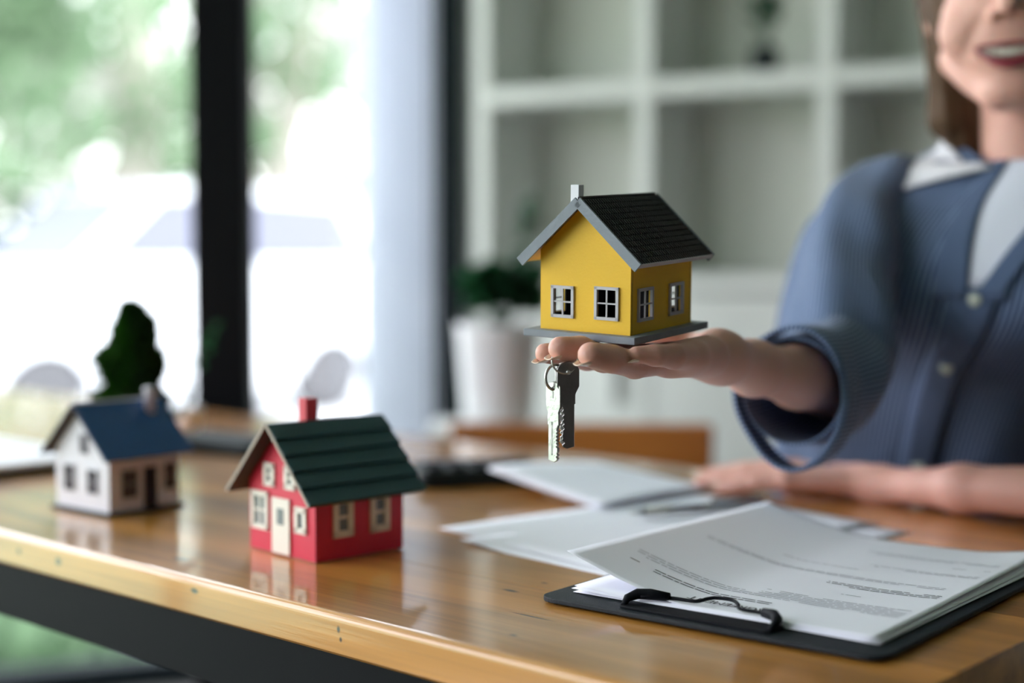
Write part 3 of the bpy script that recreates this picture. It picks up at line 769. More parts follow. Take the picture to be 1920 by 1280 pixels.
# calculator with a pile of sheets resting on its edge
cc = Vector((-.036, 1.405)); e = empty('calculator', (cc.x, cc.y, TZ), R(12))
MB().prism(rr_poly(-.062, .062, -.042, .042, .010), 0, .017).build('case', M['pot_black'], e, bevel=.002)
MB().prism(rr_poly(-.052, .052, .018, .036, .003), .0171, .0180).build('display', M['car_glass'], e)
for i in range(5):
    for j in range(4): MB().box(-.052 + i * .022, -.038 + i * .022, -.037 + j * .013, -.028 + j * .013, .0172, .0200).build('key', M['rubber'], e, bevel=.001, seg=1)
tag(e, 'black desk calculator partly under the white pile of papers', 'calculator')
# paper pile: its left end rests on the calculator
pL, pN = Vector((-.0225, 1.337)), Vector((.079, 1.233))
pile_a = math.atan2(pN.y - pL.y, pN.x - pL.x)
for k in range(4):
    aa = pile_a + R([0, 1.2, -.8, 0][k])
    def f(s, t, k=k):
        up = .0190 * max(0, 1 - s / .135) ** 1.1 * (1 - .5 * t / .14)
        return (s, t, .0022 + .0011 * k + up + .002 * math.sin(t * 22))
    o = sheet('paper_booklet', .145, .150, f, 12, 12, loc=(pL.x + .001 * k, pL.y - .001 * k, TZ), rz=aa, th=.0008)
    if k == 3: tag(o, 'topmost white booklet of the sloping pile leaning on the black calculator', 'booklet', 'white booklets of the sloping pile')
    else: tag(o, 'white booklet under the topmost one of the pile leaning on the black calculator', 'booklet', 'white booklets of the sloping pile')

# small pale wooden block on a black holder near the far edge, and a dark folder at far left
bp_ = Vector((-.335, 1.640)); e = empty('phone', (bp_.x, bp_.y, TZ), R(-35))
MB().prism(rr_poly(-.075, .075, -.036, .036, .008), 0, .017).build('case', M['pot_black'], e, bevel=.002)
MB().prism(rr_poly(-.071, .071, -.032, .032, .006), .0171, .0174).build('screen', M['slate'], e)
tag(e, 'black phone lying flat between the blue-roofed house and the red one', 'phone')
fl = Vector((-.62, 1.47)); e = empty('laptop', (fl.x, fl.y, TZ), AX)
MB().prism(rr_poly(-.29, .118, -.12, .155, .012), 0, .0085).build('base', M['pot_black'], e, bevel=.001)
MB().prism(rr_poly(-.288, .116, -.118, .153, .012), .0087, .0140).build('lid', M['white_card'], e, bevel=.001)
tag(e, 'closed laptop with a white lid and black edge at far left', 'laptop')

# =================================================================== SDF SURFACES
def n3(v): return np.array(v, dtype=np.float64)
def sd_cone(P, a, b, ra, rb):
    a, b = n3(a), n3(b); ba = b - a; pa = P - a
    h = np.clip((pa @ ba) / (ba @ ba), 0, 1)
    return np.linalg.norm(pa - h[:, None] * ba, axis=1) - (ra + (rb - ra) * h)
def sd_ell(P, c, r, Rm=None):
    q = P - n3(c)
    if Rm is not None: q = q @ Rm
    r = n3(r); k0 = np.linalg.norm(q / r, axis=1); k1 = np.linalg.norm(q / (r * r), axis=1) + 1e-9
    return k0 * (k0 - 1) / k1
def smin(a, b, k):
    h = np.clip(.5 + .5 * (b - a) / k, 0, 1); return b + (a - b) * h - k * h * (1 - h)
def smax(a, b, k): return -smin(-a, -b, k)
def chain(P, pts, rad, k=.002):
    d = None
    for i in range(len(pts) - 1):
        q = sd_cone(P, pts[i], pts[i + 1], rad[i], rad[i + 1]); d = q if d is None else smin(d, q, k)
    return d
def surface_nets(fn, lo, hi, h, B=20, margin=.03):
    lo = n3(lo); hi = n3(hi); N = np.ceil((hi - lo) / h).astype(int) // B + 1
    keys, verts, eds = [], [], []
    S = (N * B + 4).astype(np.int64)
    def key(i): return (i[..., 0] * S[1] + i[..., 1]) * S[2] + i[..., 2]
    cen = [(i, j, k) for i in range(N[0]) for j in range(N[1]) for k in range(N[2])]
    C = np.array(cen); dist = fn(lo + (C + .5) * B * h)
    act = C[np.abs(dist) < B * h * .90 + margin * .3]
    g = np.arange(B + 1); G = np.stack(np.meshgrid(g, g, g, indexing='ij'), -1).reshape(-1, 3)
    corner = np.array([(a, b, c) for a in (0, 1) for b in (0, 1) for c in (0, 1)])
    edges = [(a, b) for a in range(8) for b in range(a + 1, 8) if np.abs(corner[a] - corner[b]).sum() == 1]
    for blk in act:
        base = blk * B
        v = fn(lo + (base + G) * h).reshape(B + 1, B + 1, B + 1)
        if v.min() > 0 or v.max() < 0: continue
        cv = np.stack([v[a:B + a, b:B + b, c:B + c] for a, b, c in corner], -1)
        ins = cv < 0; m = ins.any(-1) & ~ins.all(-1)
        idx = np.argwhere(m)
        if len(idx) == 0: continue
        cc_ = cv[m]; acc = np.zeros((len(idx), 3)); cnt = np.zeros(len(idx))
        for a, b in edges:
            x, y = cc_[:, a], cc_[:, b]; s = (x < 0) != (y < 0)
            t = np.where(s, x / np.where(s, x - y, 1), 0)
            acc += s[:, None] * (corner[a] + t[:, None] * (corner[b] - corner[a])); cnt += s
        verts.append(lo + (base + idx + acc / cnt[:, None]) * h); keys.append(key(base + idx))
        sg = v < 0
        for ax in range(3):
            sl0 = [slice(0, B)] * 3; sl1 = [slice(0, B)] * 3; sl1[ax] = slice(1, B + 1)
            A, Bb = sg[tuple(sl0)], sg[tuple(sl1)]
            e_ = np.argwhere(A != Bb)
            if len(e_): eds.append((ax, base + e_, A[tuple(e_.T)]))
    keys = np.concatenate(keys); verts = np.concatenate(verts); o = np.argsort(keys); keys = keys[o]; verts = verts[o]
    faces = []
    for ax, e_, sgn in eds:
        u, w = [(1, 2), (2, 0), (0, 1)][ax]
        du = np.zeros(3, int); du[u] = 1; dw = np.zeros(3, int); dw[w] = 1
        q = np.stack([key(e_ - du - dw), key(e_ - dw), key(e_), key(e_ - du)], 1)
        p = np.searchsorted(keys, q); p = np.clip(p, 0, len(keys) - 1); ok = (keys[p] == q).all(1)
        p = p[ok]; s = sgn[ok]; p[~s] = p[~s][:, ::-1]; faces.append(p)
    return verts, np.concatenate(faces)
def mesh_np(name, v, f, m, parent, smooth=True, iters=0):
    me = bpy.data.meshes.new(name); me.vertices.add(len(v)); me.vertices.foreach_set('co', v.astype(np.float32).ravel())
    me.loops.add(f.size); me.loops.foreach_set('vertex_index', f.astype(np.int32).ravel())
    me.polygons.add(len(f)); me.polygons.foreach_set('loop_start', np.arange(0, f.size, 4, dtype=np.int32)); me.polygons.foreach_set('loop_total', np.full(len(f), 4, dtype=np.int32))
    me.update(calc_edges=True); me.validate()
    o = link(name, me, m, parent, smooth)
    if iters: md = o.modifiers.new('soft', 'SMOOTH'); md.iterations = iters; md.factor = .5
    return o

# =================================================================== PERSON
per = empty('person', (0, 0, 0))
NECK = Vector((.488, 1.345, 1.070)); FACE = Vector((-.50, -.866, 0)); SA = Vector((.866, -.50, 0))
HIP = Vector((.475, 1.515, .50))
per.location = (HIP.x, HIP.y, 0)
PL = Matrix.Translation((-HIP.x, -HIP.y, 0))       # world -> person local
def w2p(v): return Vector(v) - Vector((HIP.x, HIP.y, 0))
OFF = n3((HIP.x, HIP.y, 0))
# head frame
HM = at(1893, 97, 1.235)                  # mouth centre
HF = Vector((-.36, -.93, -.06)).normalized(); HX = Vector((.93, -.36, .03)); HX = (HX - HF * HX.dot(HF)).normalized(); HU = HX.cross(HF).normalized()
if HU.z < 0: HU = -HU
RH_ = np.array([list(HX), list(HF), list(HU)]).T     # columns x(right in picture), y forward, z up
def h2w(x, y, z): return HM + HX * x + HF * y + HU * z
def head_sdf(P):
    q = (P - n3(HM)) @ RH_; x, y, z = q[:, 0], q[:, 1], q[:, 2]; ax = np.abs(x); qs = np.stack([ax, y, z], 1)
    d = sd_ell(q, (0, -.088, .082), (.070, .090, .088))
    d = smin(d, sd_ell(q, (0, -.050, .035), (.056, .052, .072)), .02)
    d = smin(d, sd_cone(qs, (.050, -.080, .002), (.012, -.026, -.034), .015, .013), .022)
    d = smin(d, sd_ell(q, (0, -.024, -.032), (.022, .020, .014)), .016)
    d = smin(d, sd_ell(qs, (.040, -.030, .022), (.021, .020, .022)), .014)
    d = smin(d, sd_ell(q, (0, -.020, .004), (.034, .018, .024)), .012)
    d = smin(d, sd_cone(q, (0, -.008, .078), (0, .012, .040), .007, .009), .010)
    d = smin(d, sd_ell(qs, (.011, .001, .034), (.0075, .009, .0065)), .004)
    d = smax(d, -sd_ell(qs, (.033, .006, .070), (.016, .014, .010)), .012)
    d = smin(d, sd_ell(qs, (.0325, -.0125, .0775), (.0165, .0110, .0062)), .003)
    d = smin(d, sd_ell(qs, (.0325, -.0130, .0625), (.0155, .0105, .0050)), .003)
    d = smax(d, -sd_ell(qs, (.0068, .008, .0270), (.0045, .007, .0045)), .002)
    zz = z - 7.0 * x * x; qm = np.stack([x, y, zz], 1)
    d = smax(d, -sd_ell(qm, (0, -.004, -.001), (.0290, .020, .0075)), .004)
    d = smax(d, -sd_cone(qs, (.026, .002, .030), (.0385, -.008, .002), .0036, .0030), .008)   # smile folds
    d = smin(d, sd_ell(qs, (.072, -.088, .050), (.008, .016, .028)), .006)
    return d
WR = at(1352, 668, .99); EL = at(1562, 722, 1.19)
fing = {
 'index': ([(1158, 668, .962), (1100, 670, .935), (1058, 664, .915), (1022, 662, .903)], [.0098, .0085, .0078, .0066]),
 'middle': ([(1198, 672, .945), (1132, 672, .910), (1088, 656, .891), (1050, 653, .882)], [.0100, .0090, .0086, .0076]),
 'ring': ([(1245, 674, .928), (1190, 683, .895), (1148, 673, .874), (1107, 665, .865)], [.0098, .0090, .0086, .0080]),
 'pinky': ([(1300, 668, .925), (1262, 668, .897), (1228, 666, .882), (1193, 664, .876)], [.0095, .0080, .0068, .0052]),
}
fingw = {k: ([at(*p) for p in v[0]], v[1]) for k, v in fing.items()}
thumb = ([at(1338, 652, 1.005), at(1300, 652, 1.03), at(1262, 640, 1.030), at(1225, 636, 1.02)], [.0120, .0105, .0090, .0080])
def rhand_sdf(P):
    palm = None
    for nme in ('index', 'middle', 'ring', 'pinky'):
        q = sd_cone(P, WR + Vector((0, 0, -.002)), fingw[nme][0][0] + Vector((0, 0, .000)), .0105, .0098)
        palm = q if palm is None else smin(palm, q, .010)
    f4 = None
    for nme in ('index', 'middle', 'ring', 'pinky'):
        q = chain(P, fingw[nme][0], fingw[nme][1], .0025); f4 = q if f4 is None else smin(f4, q, .0012)
    d = smin(palm, f4, .005)
    d = smin(d, chain(P, thumb[0], thumb[1], .004), .008)
    d = smin(d, sd_cone(P, at(1330, 664, .955), at(1270, 676, .925), .0120, .0095), .010)      # heel of the hand on the little finger side
    mid = at(1412, 690, 1.045); mid2 = at(1498, 707, 1.115)
    arm = smin(sd_cone(P, WR, mid, .0152, .0182), sd_cone(P, mid, mid2, .0182, .0230), .015)
    arm = smin(arm, sd_cone(P, mid2, EL, .0225, .0280), .015)
    d = smin(d, arm, .018)
    return d
SHR = NECK + Vector((-.026, -.01, -.004)) + SA * -.118 + Vector((0, 0, -.062)); SHL = NECK + SA * .150 + Vector((0, 0, -.055))
WL = at(1648, 909, 1.288); ELL = at(2080, 928, 1.12)
HL = Vector((.232, 1.330, .7690))      # left hand knuckles
dl = (HL - WL).normalized(); sl_ = Vector((-dl.y, dl.x, 0)).normalized()   # sideways
def LP(a, s, z): return WL + Vector((dl.x, dl.y, 0)).normalized() * a + sl_ * s + Vector((0, 0, z - WL.z))
lf = [([LP(.085, -.030, .771), LP(.118, -.036, .768), LP(.140, -.038, .763), LP(.158, -.038, .760)], [.0095, .0085, .0078, .0068]),
      ([LP(.090, -.010, .773), LP(.128, -.012, .769), LP(.152, -.013, .764), LP(.172, -.013, .760)], [.0098, .0088, .0080, .0070]),
      ([LP(.086, .011, .772), LP(.122, .012, .768), LP(.145, .013, .763), LP(.164, .013, .760)], [.0096, .0086, .0078, .0068]),
      ([LP(.078, .030, .769), LP(.105, .034, .766), LP(.122, .036, .762), LP(.137, .037, .759)], [.0088, .0076, .0068, .0060])]
lth = ([LP(.020, -.030, .768), LP(.050, -.052, .765), LP(.078, -.062, .762), LP(.098, -.064, .760)], [.013, .0105, .0090, .0078])
def lhand_sdf(P):
    palm = None
    for q_ in lf:
        q = sd_cone(P, WL, q_[0][0], .0095, .0090); palm = q if palm is None else smin(palm, q, .010)
    f4 = None
    for q_ in lf:
        q = chain(P, q_[0], q_[1], .0025); f4 = q if f4 is None else smin(f4, q, .0012)
    d = smin(palm, f4, .005); d = smin(d, chain(P, lth[0], lth[1], .004), .008)
    m1 = WL.lerp(ELL, .4)
    arm = smin(sd_cone(P, WL, m1, .0148, .0185), sd_cone(P, m1, ELL, .0185, .0245), .015)
    return smin(d, arm, .018)
def torso_sdf(P):
    d = sd_cone(P, NECK + Vector((0, 0, -.03)), h2w(.010, -.100, .01), .042, .042)
    d = smin(d, sd_cone(P, SHR, SHL, .024, .024), .025)
    ch = NECK + Vector((0, 0, -.17)) - FACE * .02
    d = smin(d, sd_cone(P, NECK + Vector((0, 0, -.10)), HIP.lerp(NECK, .3), .068, .068), .03)
    d = smin(d, sd_cone(P, EL, SHR, .027, .022), .02); d = smin(d, sd_cone(P, ELL, SHL, .026, .030), .02)
    return d
def bound(fn, c, r):
    c = n3(c)
    def g(P):
        dist = np.linalg.norm(P - c, axis=1) - r
        out_ = dist + .02; near = dist < .03
        if near.any(): out_[near] = fn(P[near])
        return out_
    return g
b_head = bound(head_sdf, h2w(0, -.07, .06), .16); b_rh = bound(rhand_sdf, (WR + EL) / 2 + Vector((-.05, -.05, 0)), .26); b_lh = bound(lhand_sdf, WL, .24)
def body_sdf(P):
    d = smin(torso_sdf(P), b_head(P), .012); d = smin(d, b_rh(P), .006); return smin(d, b_lh(P), .006)
v, f = surface_nets(body_sdf, (-.03, .83, .68), (.78, 1.66, 1.36), .0019)
body = mesh_np('body', v - OFF, f, M['skin'], per, True, 3)
tag(per, 'smiling person in a blue striped shirt holding a toy house on an open palm', 'person')

# nails on the holding hand: thin curved plates under the finger tips (palm is up)
def nail(tip, prev, r, ln, m=M['nail'], down=Vector((0, 0, -1)), side_tilt=0, drop=.6):
    ax = (tip - prev).normalized(); dn = (down - ax * down.dot(ax)).normalized(); dn = (Matrix.Rotation(side_tilt, 3, ax) @ dn)
    sd = ax.cross(dn).normalized(); vs_, fs = [], []; nu, nv = 8, 8
    for j in range(nv + 1):
        t = j / nv; l = -ln * .55 + ln * 1.15 * t; w_ = 1.0 - .45 * max(0, t - .65) / .35
        for i in range(nu + 1):
            a = R(-54 + 108 * i / nu) * w_
            rr_ = r * (.79 + .14 * t)
            vs_.append(w2p(tip + ax * (l + r * .35) + (dn * math.cos(a) + sd * math.sin(a)) * rr_ + dn * (.0003)))
    for j in range(nv):
        for i in range(nu): fs.append((j * (nu + 1) + i, j * (nu + 1) + i + 1, (j + 1) * (nu + 1) + i + 1, (j + 1) * (nu + 1) + i))
    o = mk('fingernail', vs_, fs, m, per, True)
    so = o.modifiers.new('t', 'SOLIDIFY'); so.thickness = .0005; so.offset = 1
for k, tl in (('index', .0), ('middle', -.0), ('ring', .0), ('pinky', 0)):
    pts, rad = fingw[k]; nail(pts[3], pts[2], rad[3], .0105 if k != 'pinky' else .008)
for q_ in lf + [lth]: nail(q_[0][3], q_[0][2], q_[1][3], .011, down=Vector((0, 0, 1)))

# mouth parts
def lipcurve(s, z0, zk): return [h2w(x, s, z0 + zk * x * x) for x in np.linspace(-.0275, .0275, 15)]
b = MB()
def lip(zc, zk, rmax, yoff):
    X = np.linspace(-.029, .029, 17)
    return [w2p(h2w(x, yoff - 9.0 * x * x, zc * (1 - (x / .029) ** 2) + 7.0 * x * x)) for x in X], [max(.0008, rmax * (1 - (abs(x) / .0305) ** 2.2)) for x in X]
p, r_ = lip(.0072, 0, .0026, -.0012); MB().tube(p, r_, 10).build('upper_lip', M['lips'], per, True)
p, r_ = lip(-.0100, 0, .0041, -.0012); MB().tube(p, r_, 10).build('lower_lip', M['lips'], per, True)
for k in range(8):
    x = (k - 3.5) * .0062; hh = .0085 if k in (3, 4) else .0075
    c0 = h2w(x, -.0060 - 11 * x * x, .0018 + 6 * x * x)
    Mx = frame_mat(w2p(c0), HX, HF, HU)
    MB().box(-.0029, .0029, -.002, .002, -hh * .55, hh * .5, Mx).build('tooth', M['teeth'], per, True, bevel=.0010)
for s in (-1, 1):
    c0 = w2p(h2w(s * .032, -.0195, .070))
    o = MB().lathe([(.0005, -.0115)] + [(.0115 * math.cos(R(a)), .0115 * math.sin(R(a))) for a in range(-75, 76, 15)] + [(.0005, .0115)], c0, 20).build('eye', M['eye_white'], per, True)
    cc_ = w2p(h2w(s * .032, -.0084, .070))
    MB().tube([cc_, cc_ + HF * .0006], [.0062, .0052], 16).build('iris', M['eye_dark'], o)
    pts = [w2p(h2w(s * (.018 + .0045 * k), .0015 - .0009 * k * k * .55, .083 + .0022 * math.sin(k * .7))) for k in range(7)]
    MB().tube(pts, [.0012, .002, .0022, .002, .0018, .0013, .0006], 8).build('eyebrow', M['hair'], per, True)

# hair: shoulder-length, behind the cheeks
def hair_sdf(P):
    q = (P - n3(HM)) @ RH_; x, y, z = q[:, 0], q[:, 1], q[:, 2]; ax = np.abs(x); qs = np.stack([ax, y, z], 1)
    rip = .0010 * np.sin(x * 420 + z * 30) + .0007 * np.sin(y * 520 - z * 40)
    cap = sd_ell(q, (0, -.092, .084), (.081, .100, .100))
    d = smin(cap, sd_cone(qs, (.066, -.090, .09), (.060, -.098, -.050), .018, .014), .02)
    d = smin(d, sd_cone(qs, (.060, -.098, -.050), (.040, -.110, -.090), .014, .010), .02)
    d = smin(d, sd_ell(q, (0, -.135, -.01), (.070, .045, .090)), .03)
    d = d + rip
    facecut = sd_ell(q, (0, .02, .035), (.066, .082, .092))
    d = smax(d, -facecut, .006)
    return d
c0 = h2w(0, -.09, .03)
v, f = surface_nets(bound(hair_sdf, c0, .25), list(c0 - Vector((.2, .2, .22))), list(c0 + Vector((.2, .2, .22))), .0034)
mesh_np('hair', v - OFF, f, M['hair'], per, True, 1)

# ---- shirt
def loft(name, rings, n, m, parent, period=None, fold=None, closed=False, thick=.0012):
    """rings: (centre, axisA, axisB, a, b, expo) ; uv.x = arc length so stripes run along the cloth"""
    vs_, fs, uv = [], [], []
    for j, (c, A, B_, a, b_, ex) in enumerate(rings):
        for i in range(n + 1):
            t = 2 * math.pi * i / n; ct, st = math.cos(t), math.sin(t)
            x = math.copysign(abs(ct) ** ex, ct) * a; y = math.copysign(abs(st) ** ex, st) * b_
            fo = fold(t, j / (len(rings) - 1)) if fold else 0
            l = math.hypot(x, y) or 1
            vs_.append(w2p(c + A * (x + fo * x / l) + B_ * (y + fo * y / l))); uv.append((t / (2 * math.pi) * (period or .4), j / len(rings)))
    for j in range(len(rings) - 1):
        for i in range(n): k = j * (n + 1) + i; fs.append((k, k + 1, k + n + 2, k + n + 1))
    o = mk(name, vs_, fs, m, parent, True, uv)
    so = o.modifiers.new('t', 'SOLIDIFY'); so.thickness = thick; so.offset = -1
    return o
def interp(keys, n):
    out_ = []
    for i in range(n):
        t = i / (n - 1) * (len(keys) - 1); k = min(int(t), len(keys) - 2); f_ = t - k
        a, b_, c_, d_ = keys[max(k - 1, 0)], keys[k], keys[k + 1], keys[min(k + 2, len(keys) - 1)]
        def cr3(p, q_, r_, s): return .5 * ((2 * q_) + (-p + r_) * f_ + (2 * p - 5 * q_ + 4 * r_ - s) * f_ * f_ + (-p + 3 * q_ - 3 * r_ + s) * f_ ** 3)
        out_.append(tuple(cr3(a[m_], b_[m_], c_[m_], d_[m_]) if not isinstance(a[m_], (int, float)) or True else 0 for m_ in range(len(a))))
    return out_
# torso rings: centre, half width, half depth
tor = [(HIP + Vector((-.02, 0, .14)), .175, .130, .90), (HIP + Vector((-.030, -.01, .24)), .165, .120, .92), (HIP.lerp(NECK, .55) + Vector((-.045, 0, .03)), .172, .120, .90),
       (NECK + Vector((-.048, .01, -.16)), .186, .120, .85), (NECK + Vector((-.038, .0, -.095)), .184, .104, .85), (NECK + Vector((-.022, .0, -.050)), .176, .080, .92),
       (NECK + Vector((0, .004, -.012)), .134, .066, 1.0), (NECK + Vector((0, .008, .012)), .078, .060, 1.0), (NECK + Vector((0, .010, .032)), .062, .056, 1.0)]
torn = interp(tor, 60)
def tfold(t, s):
    return .0030 * math.sin(t * 7 + s * 9 + 1.3 * math.sin(s * 7)) * (1 - s) ** .5 + .0022 * math.sin(t * 13 - s * 16) * (.8 - .5 * s)
def tB(s_):
    q_ = min(1, max(0, (s_ - .72) / .28)); return -FACE + Vector((0, 0, .80 * q_ * q_ * (3 - 2 * q_)))
loft('shirt', [(c, SA, tB(i_ / 59), a, b_, max(.6, ex)) for i_, (c, a, b_, ex) in enumerate(torn)], 160, M['shirt'], per, .0040 * 240, tfold)
def tpoint(th, s, off):          # on the torso surface: th angle, s 0..1 height
    j = s * 59; k = min(int(j), 58); f_ = j - k
    (c0_, a0, b0, e0), (c1_, a1, b1, e1_) = torn[k], torn[k + 1]
    c = c0_.lerp(c1_, f_); a = a0 + (a1 - a0) * f_; b_ = b0 + (b1 - b0) * f_; ex = max(.6, e0 + (e1_ - e0) * f_)
    ct, st = math.cos(th), math.sin(th)
    x = math.copysign(abs(ct) ** ex, ct) * a; y = math.copysign(abs(st) ** ex, st) * b_; l = math.hypot(x, y)
    fo = tfold(th % (2 * math.pi), s) + off
    return w2p(c + SA * (x + fo * x / l) + tB(s) * (y + fo * y / l))
def patch(name, m, s0, s1, lfun, rfun, off, nu=14, nv=24, thick=.0015):
    vs_ = []; fs = []
    for j in range(nv + 1):
        s = s0 + (s1 - s0) * j / nv
        for i in range(nu + 1):
            th = lfun(s) + (rfun(s) - lfun(s)) * i / nu; o_ = off(i / nu, s) if callable(off) else off
            vs_.append(tpoint(th, s, o_))
    for j in range(nv):
        for i in range(nu): k = j * (nu + 1) + i; fs.append((k, k + 1, k + nu + 2, k + nu + 1))
    o = mk(name, vs_, fs, m, per, True); so = o.modifiers.new('t', 'SOLIDIFY'); so.thickness = thick; so.offset = 1
    return o
C0 = -math.pi / 2 + .06               # centre front
SV = .44                         # apex of the V opening
def vl(s): return C0 - .02 - .14 * max(0, (s - SV) / (1 - SV)) ** .9
def vr(s): return C0 + .02 + .50 * max(0, (s - SV) / (1 - SV)) ** .9
patch('undershirt', M['tee'], SV, .985, vl, vr, .0018)
# turned-back facings either side of the opening
patch('facing', M['shirt'], SV - .02, .86, lambda s: vl(s) - .10, lambda s: vl(s) - .0, .0040, 5)
patch('facing', M['shirt'], SV - .02, .86, lambda s: vr(s) + .0, lambda s: vr(s) + .10, .0040, 5)
patch('placket', M['shirt'], .02, SV, lambda s: C0 - .07, lambda s: C0 + .09, .0030, 5)
# collar wings
def wing(sgn):
    nu, nv = 12, 16; vs_, fs = [], []
    for j in range(nv + 1):
        t = j / nv
        for i in range(nu + 1):
            u = i / nu
            th_in = C0 + sgn * (.16 + 1.40 * t) ; s_in = .735 + .26 * min(1, t * 2.0)
            th_out = C0 + sgn * (.62 + .95 * t); s_out = .665 + .225 * t ** .9
            th = th_in + (th_out - th_in) * u; s = s_in + (s_out - s_in) * u
            vs_.append(tpoint(th, min(s, .999), .010 - .004 * u + .004 * math.sin(u * 3.14)))
    for j in range(nv):
        for i in range(nu): k = j * (nu + 1) + i; fs.append((k, k + 1, k + nu + 2, k + nu + 1))
    o = mk('collar', vs_, fs, M['collar'], per, True); so = o.modifiers.new('t', 'SOLIDIFY'); so.thickness = .002; so.offset = 1
wing(-1); wing(1)
for s in (.30, .16, .42):
    p = tpoint(C0 + .01, s, .0062)
    MB().lathe([(.0052, -.0008), (.0058, 0), (.0052, .0009), (.003, .0006)], (0, 0, 0), 16).build('button', M['button'], per, True)
    o = bpy.data.objects[[k.name for k in bpy.data.objects if k.name.startswith('button')][-1]]
    o.location = p; o.rotation_euler = FACE.to_track_quat('Z', 'Y').to_euler()

# sleeves
def sleeve(path, n_r=44, fold=.0035, seed=0):
    """path: list of (point, radius)"""
    ks = interp([(p, r) for p, r in path], n_r); rings = []
    up = Vector((0, 0, 1)); prev = None
    for i, (p, r) in enumerate(ks):
        t = (ks[min(i + 1, n_r - 1)][0] - ks[max(i - 1, 0)][0]).normalized()
        if prev is None: A = t.cross(up).normalized()
        else: A = (prev - t * prev.dot(t)).normalized()
        prev = A; B_ = t.cross(A).normalized()
        rings.append((p, A, B_, r, r, 1.0))
    def fo(t, s): 
        e_ = min(1, s * 6) 
        return fold * e_ * (math.sin(s * 34 + 1.7 * math.sin(t + seed) + seed) * (.5 + .5 * math.sin(t * 2 + s * 5)) + .6 * math.sin(t * 5 + s * 9))
    return loft('sleeve', rings, 110, M['shirt'], per, .0040 * 78, fo, thick=.0016)
CU = at(1484, 733, 1.10)
sleeve([(CU, .0420), (CU.lerp(EL, .35) + Vector((.004, .004, .002)), .0450), (EL + Vector((.004, .008, .012)), .0480), (at(1580, 600, 1.235), .0440), (at(1592, 500, 1.29), .0430), (at(1624, 408, 1.345), .0425), (at(1676, 368, 1.385), .0400), (NECK + Vector((-.026, -.01, 0)) + SA * -.115 + Vector((0, 0, -.055)), .042)], seed=.4)
# turned-up cuff band on the raised arm
axc = (CU - EL).normalized(); A = axc.cross(Vector((0, 0, 1))).normalized(); B_ = axc.cross(A).normalized()
rings = [(CU + axc * (.004 - .034 * k / 7), A, B_, .0445 + .0012 * math.sin(k), .0490, 1.0) for k in range(8)]
rings = [(CU + axc * .0045, A, B_, .0420, .0465, 1.0)] + rings
CUB = B_ if B_.z < 0 else -B_
sgb = 1 if B_.z < 0 else -1
loft('cuff', rings, 80, M['shirt'], per, .0040 * 80, lambda t, s: .0015 * math.sin(t * 3 + 1) + .013 * max(0, math.sin(t) * sgb) ** 5, thick=.0015)
sleeve([(ELL.lerp(WL, .12), .046), (ELL + Vector((.012, .0, .012)), .052), (ELL.lerp(SHL, .4) + Vector((.01, 0, 0)), .054), (SHL + Vector((0, 0, -.02)), .056), (NECK + SA * .115 + Vector((0, 0, -.05)), .044)], seed=2)

# trousers and shoes (below the table top)
for s in (-1, 1):
    hp = HIP + SA * (.075 * s) + Vector((0, 0, .045)); kn_ = hp + FACE * .40 + SA * (.03 * s) + Vector((0, 0, -.01)); an = Vector((kn_.x, kn_.y, .09)) - FACE * .03
    b = MB(); b.tube([hp - FACE * .02, hp.lerp(kn_, .5), kn_ - FACE * .02, kn_ + Vector((0, 0, -.02)), kn_.lerp(an, .5), an], [.082, .076, .062, .060, .055, .048], 18)
    b.v = [w2p(q_) for q_ in b.v]; b.build('trouser_leg', M['trousers'], per, True)
    a_ = Vector((an.x, an.y, .035))
    b = MB(); b.tube([a_ - FACE * .06, a_ - FACE * .02, a_ + FACE * .07, a_ + FACE * .16, a_ + FACE * .185], [.022, .034, .034, .026, .012], 14)
    b.v = [w2p(q_) for q_ in b.v]; b.build('shoe', M['shoe'], per, True)
rings = interp([(HIP + Vector((0, 0, -.035)), .12, .10), (HIP + Vector((0, 0, 0)), .172, .138), (HIP + Vector((0, 0, .08)), .176, .136), (HIP + Vector((0, 0, .16)), .162, .122)], 14)
loft('trousers', [(c, SA, -FACE, a, b_, .9) for c, a, b_ in rings], 60, M['trousers'], per)
chair((HIP.x, HIP.y, 0), math.atan2(FACE.y, FACE.x) + math.pi / 2, 'wooden chair the person sits on, mostly hidden behind the striped shirt', .42)

# =================================================================== KEYS
KD = .883
def kv(u, v, dd=0): return at(u, v, KD + dd)
def key_obj(name, label, outline, hole, D_, th, m, blade_dark=None, yaw=0.0, pivot=None, groove=None):
    """outline in picture-like mm coordinates about the pivot: x right, y up, in the key's own plane"""
    e = empty(name, pivot, yaw)
    cu = bpy.data.curves.new(name, 'CURVE'); cu.dimensions = '2D'; cu.fill_mode = 'BOTH'; cu.extrude = th / 2; cu.bevel_depth = th * .18; cu.bevel_resolution = 1
    for pl_ in [outline] + ([hole] if hole else []):
        sp = cu.splines.new('POLY'); sp.points.add(len(pl_) - 1); sp.use_cyclic_u = True
        for i, p_ in enumerate(pl_): sp.points[i].co = (p_[0], p_[1], 0, 1)
    tmp = bpy.data.objects.new('tmp', cu); COL.objects.link(tmp); dg = bpy.context.evaluated_depsgraph_get()
    me = bpy.data.meshes.new_from_object(tmp.evaluated_get(dg)); bpy.data.objects.remove(tmp)
    for v_ in me.vertices: v_.co = Vector((v_.co.x, -v_.co.z, v_.co.y))
    link('key_blank', me, m, e)
    if groove: 
        for g_ in groove: MB().box(g_[0], g_[1], -th * .75, -th * .70 + .0003, g_[2], g_[3]).build('groove', M['metal_dark'], e)
    tag(e, label, 'key', 'house keys on the rings'); return e
mmf = KD / FPX        # metres per picture pixel at the keys
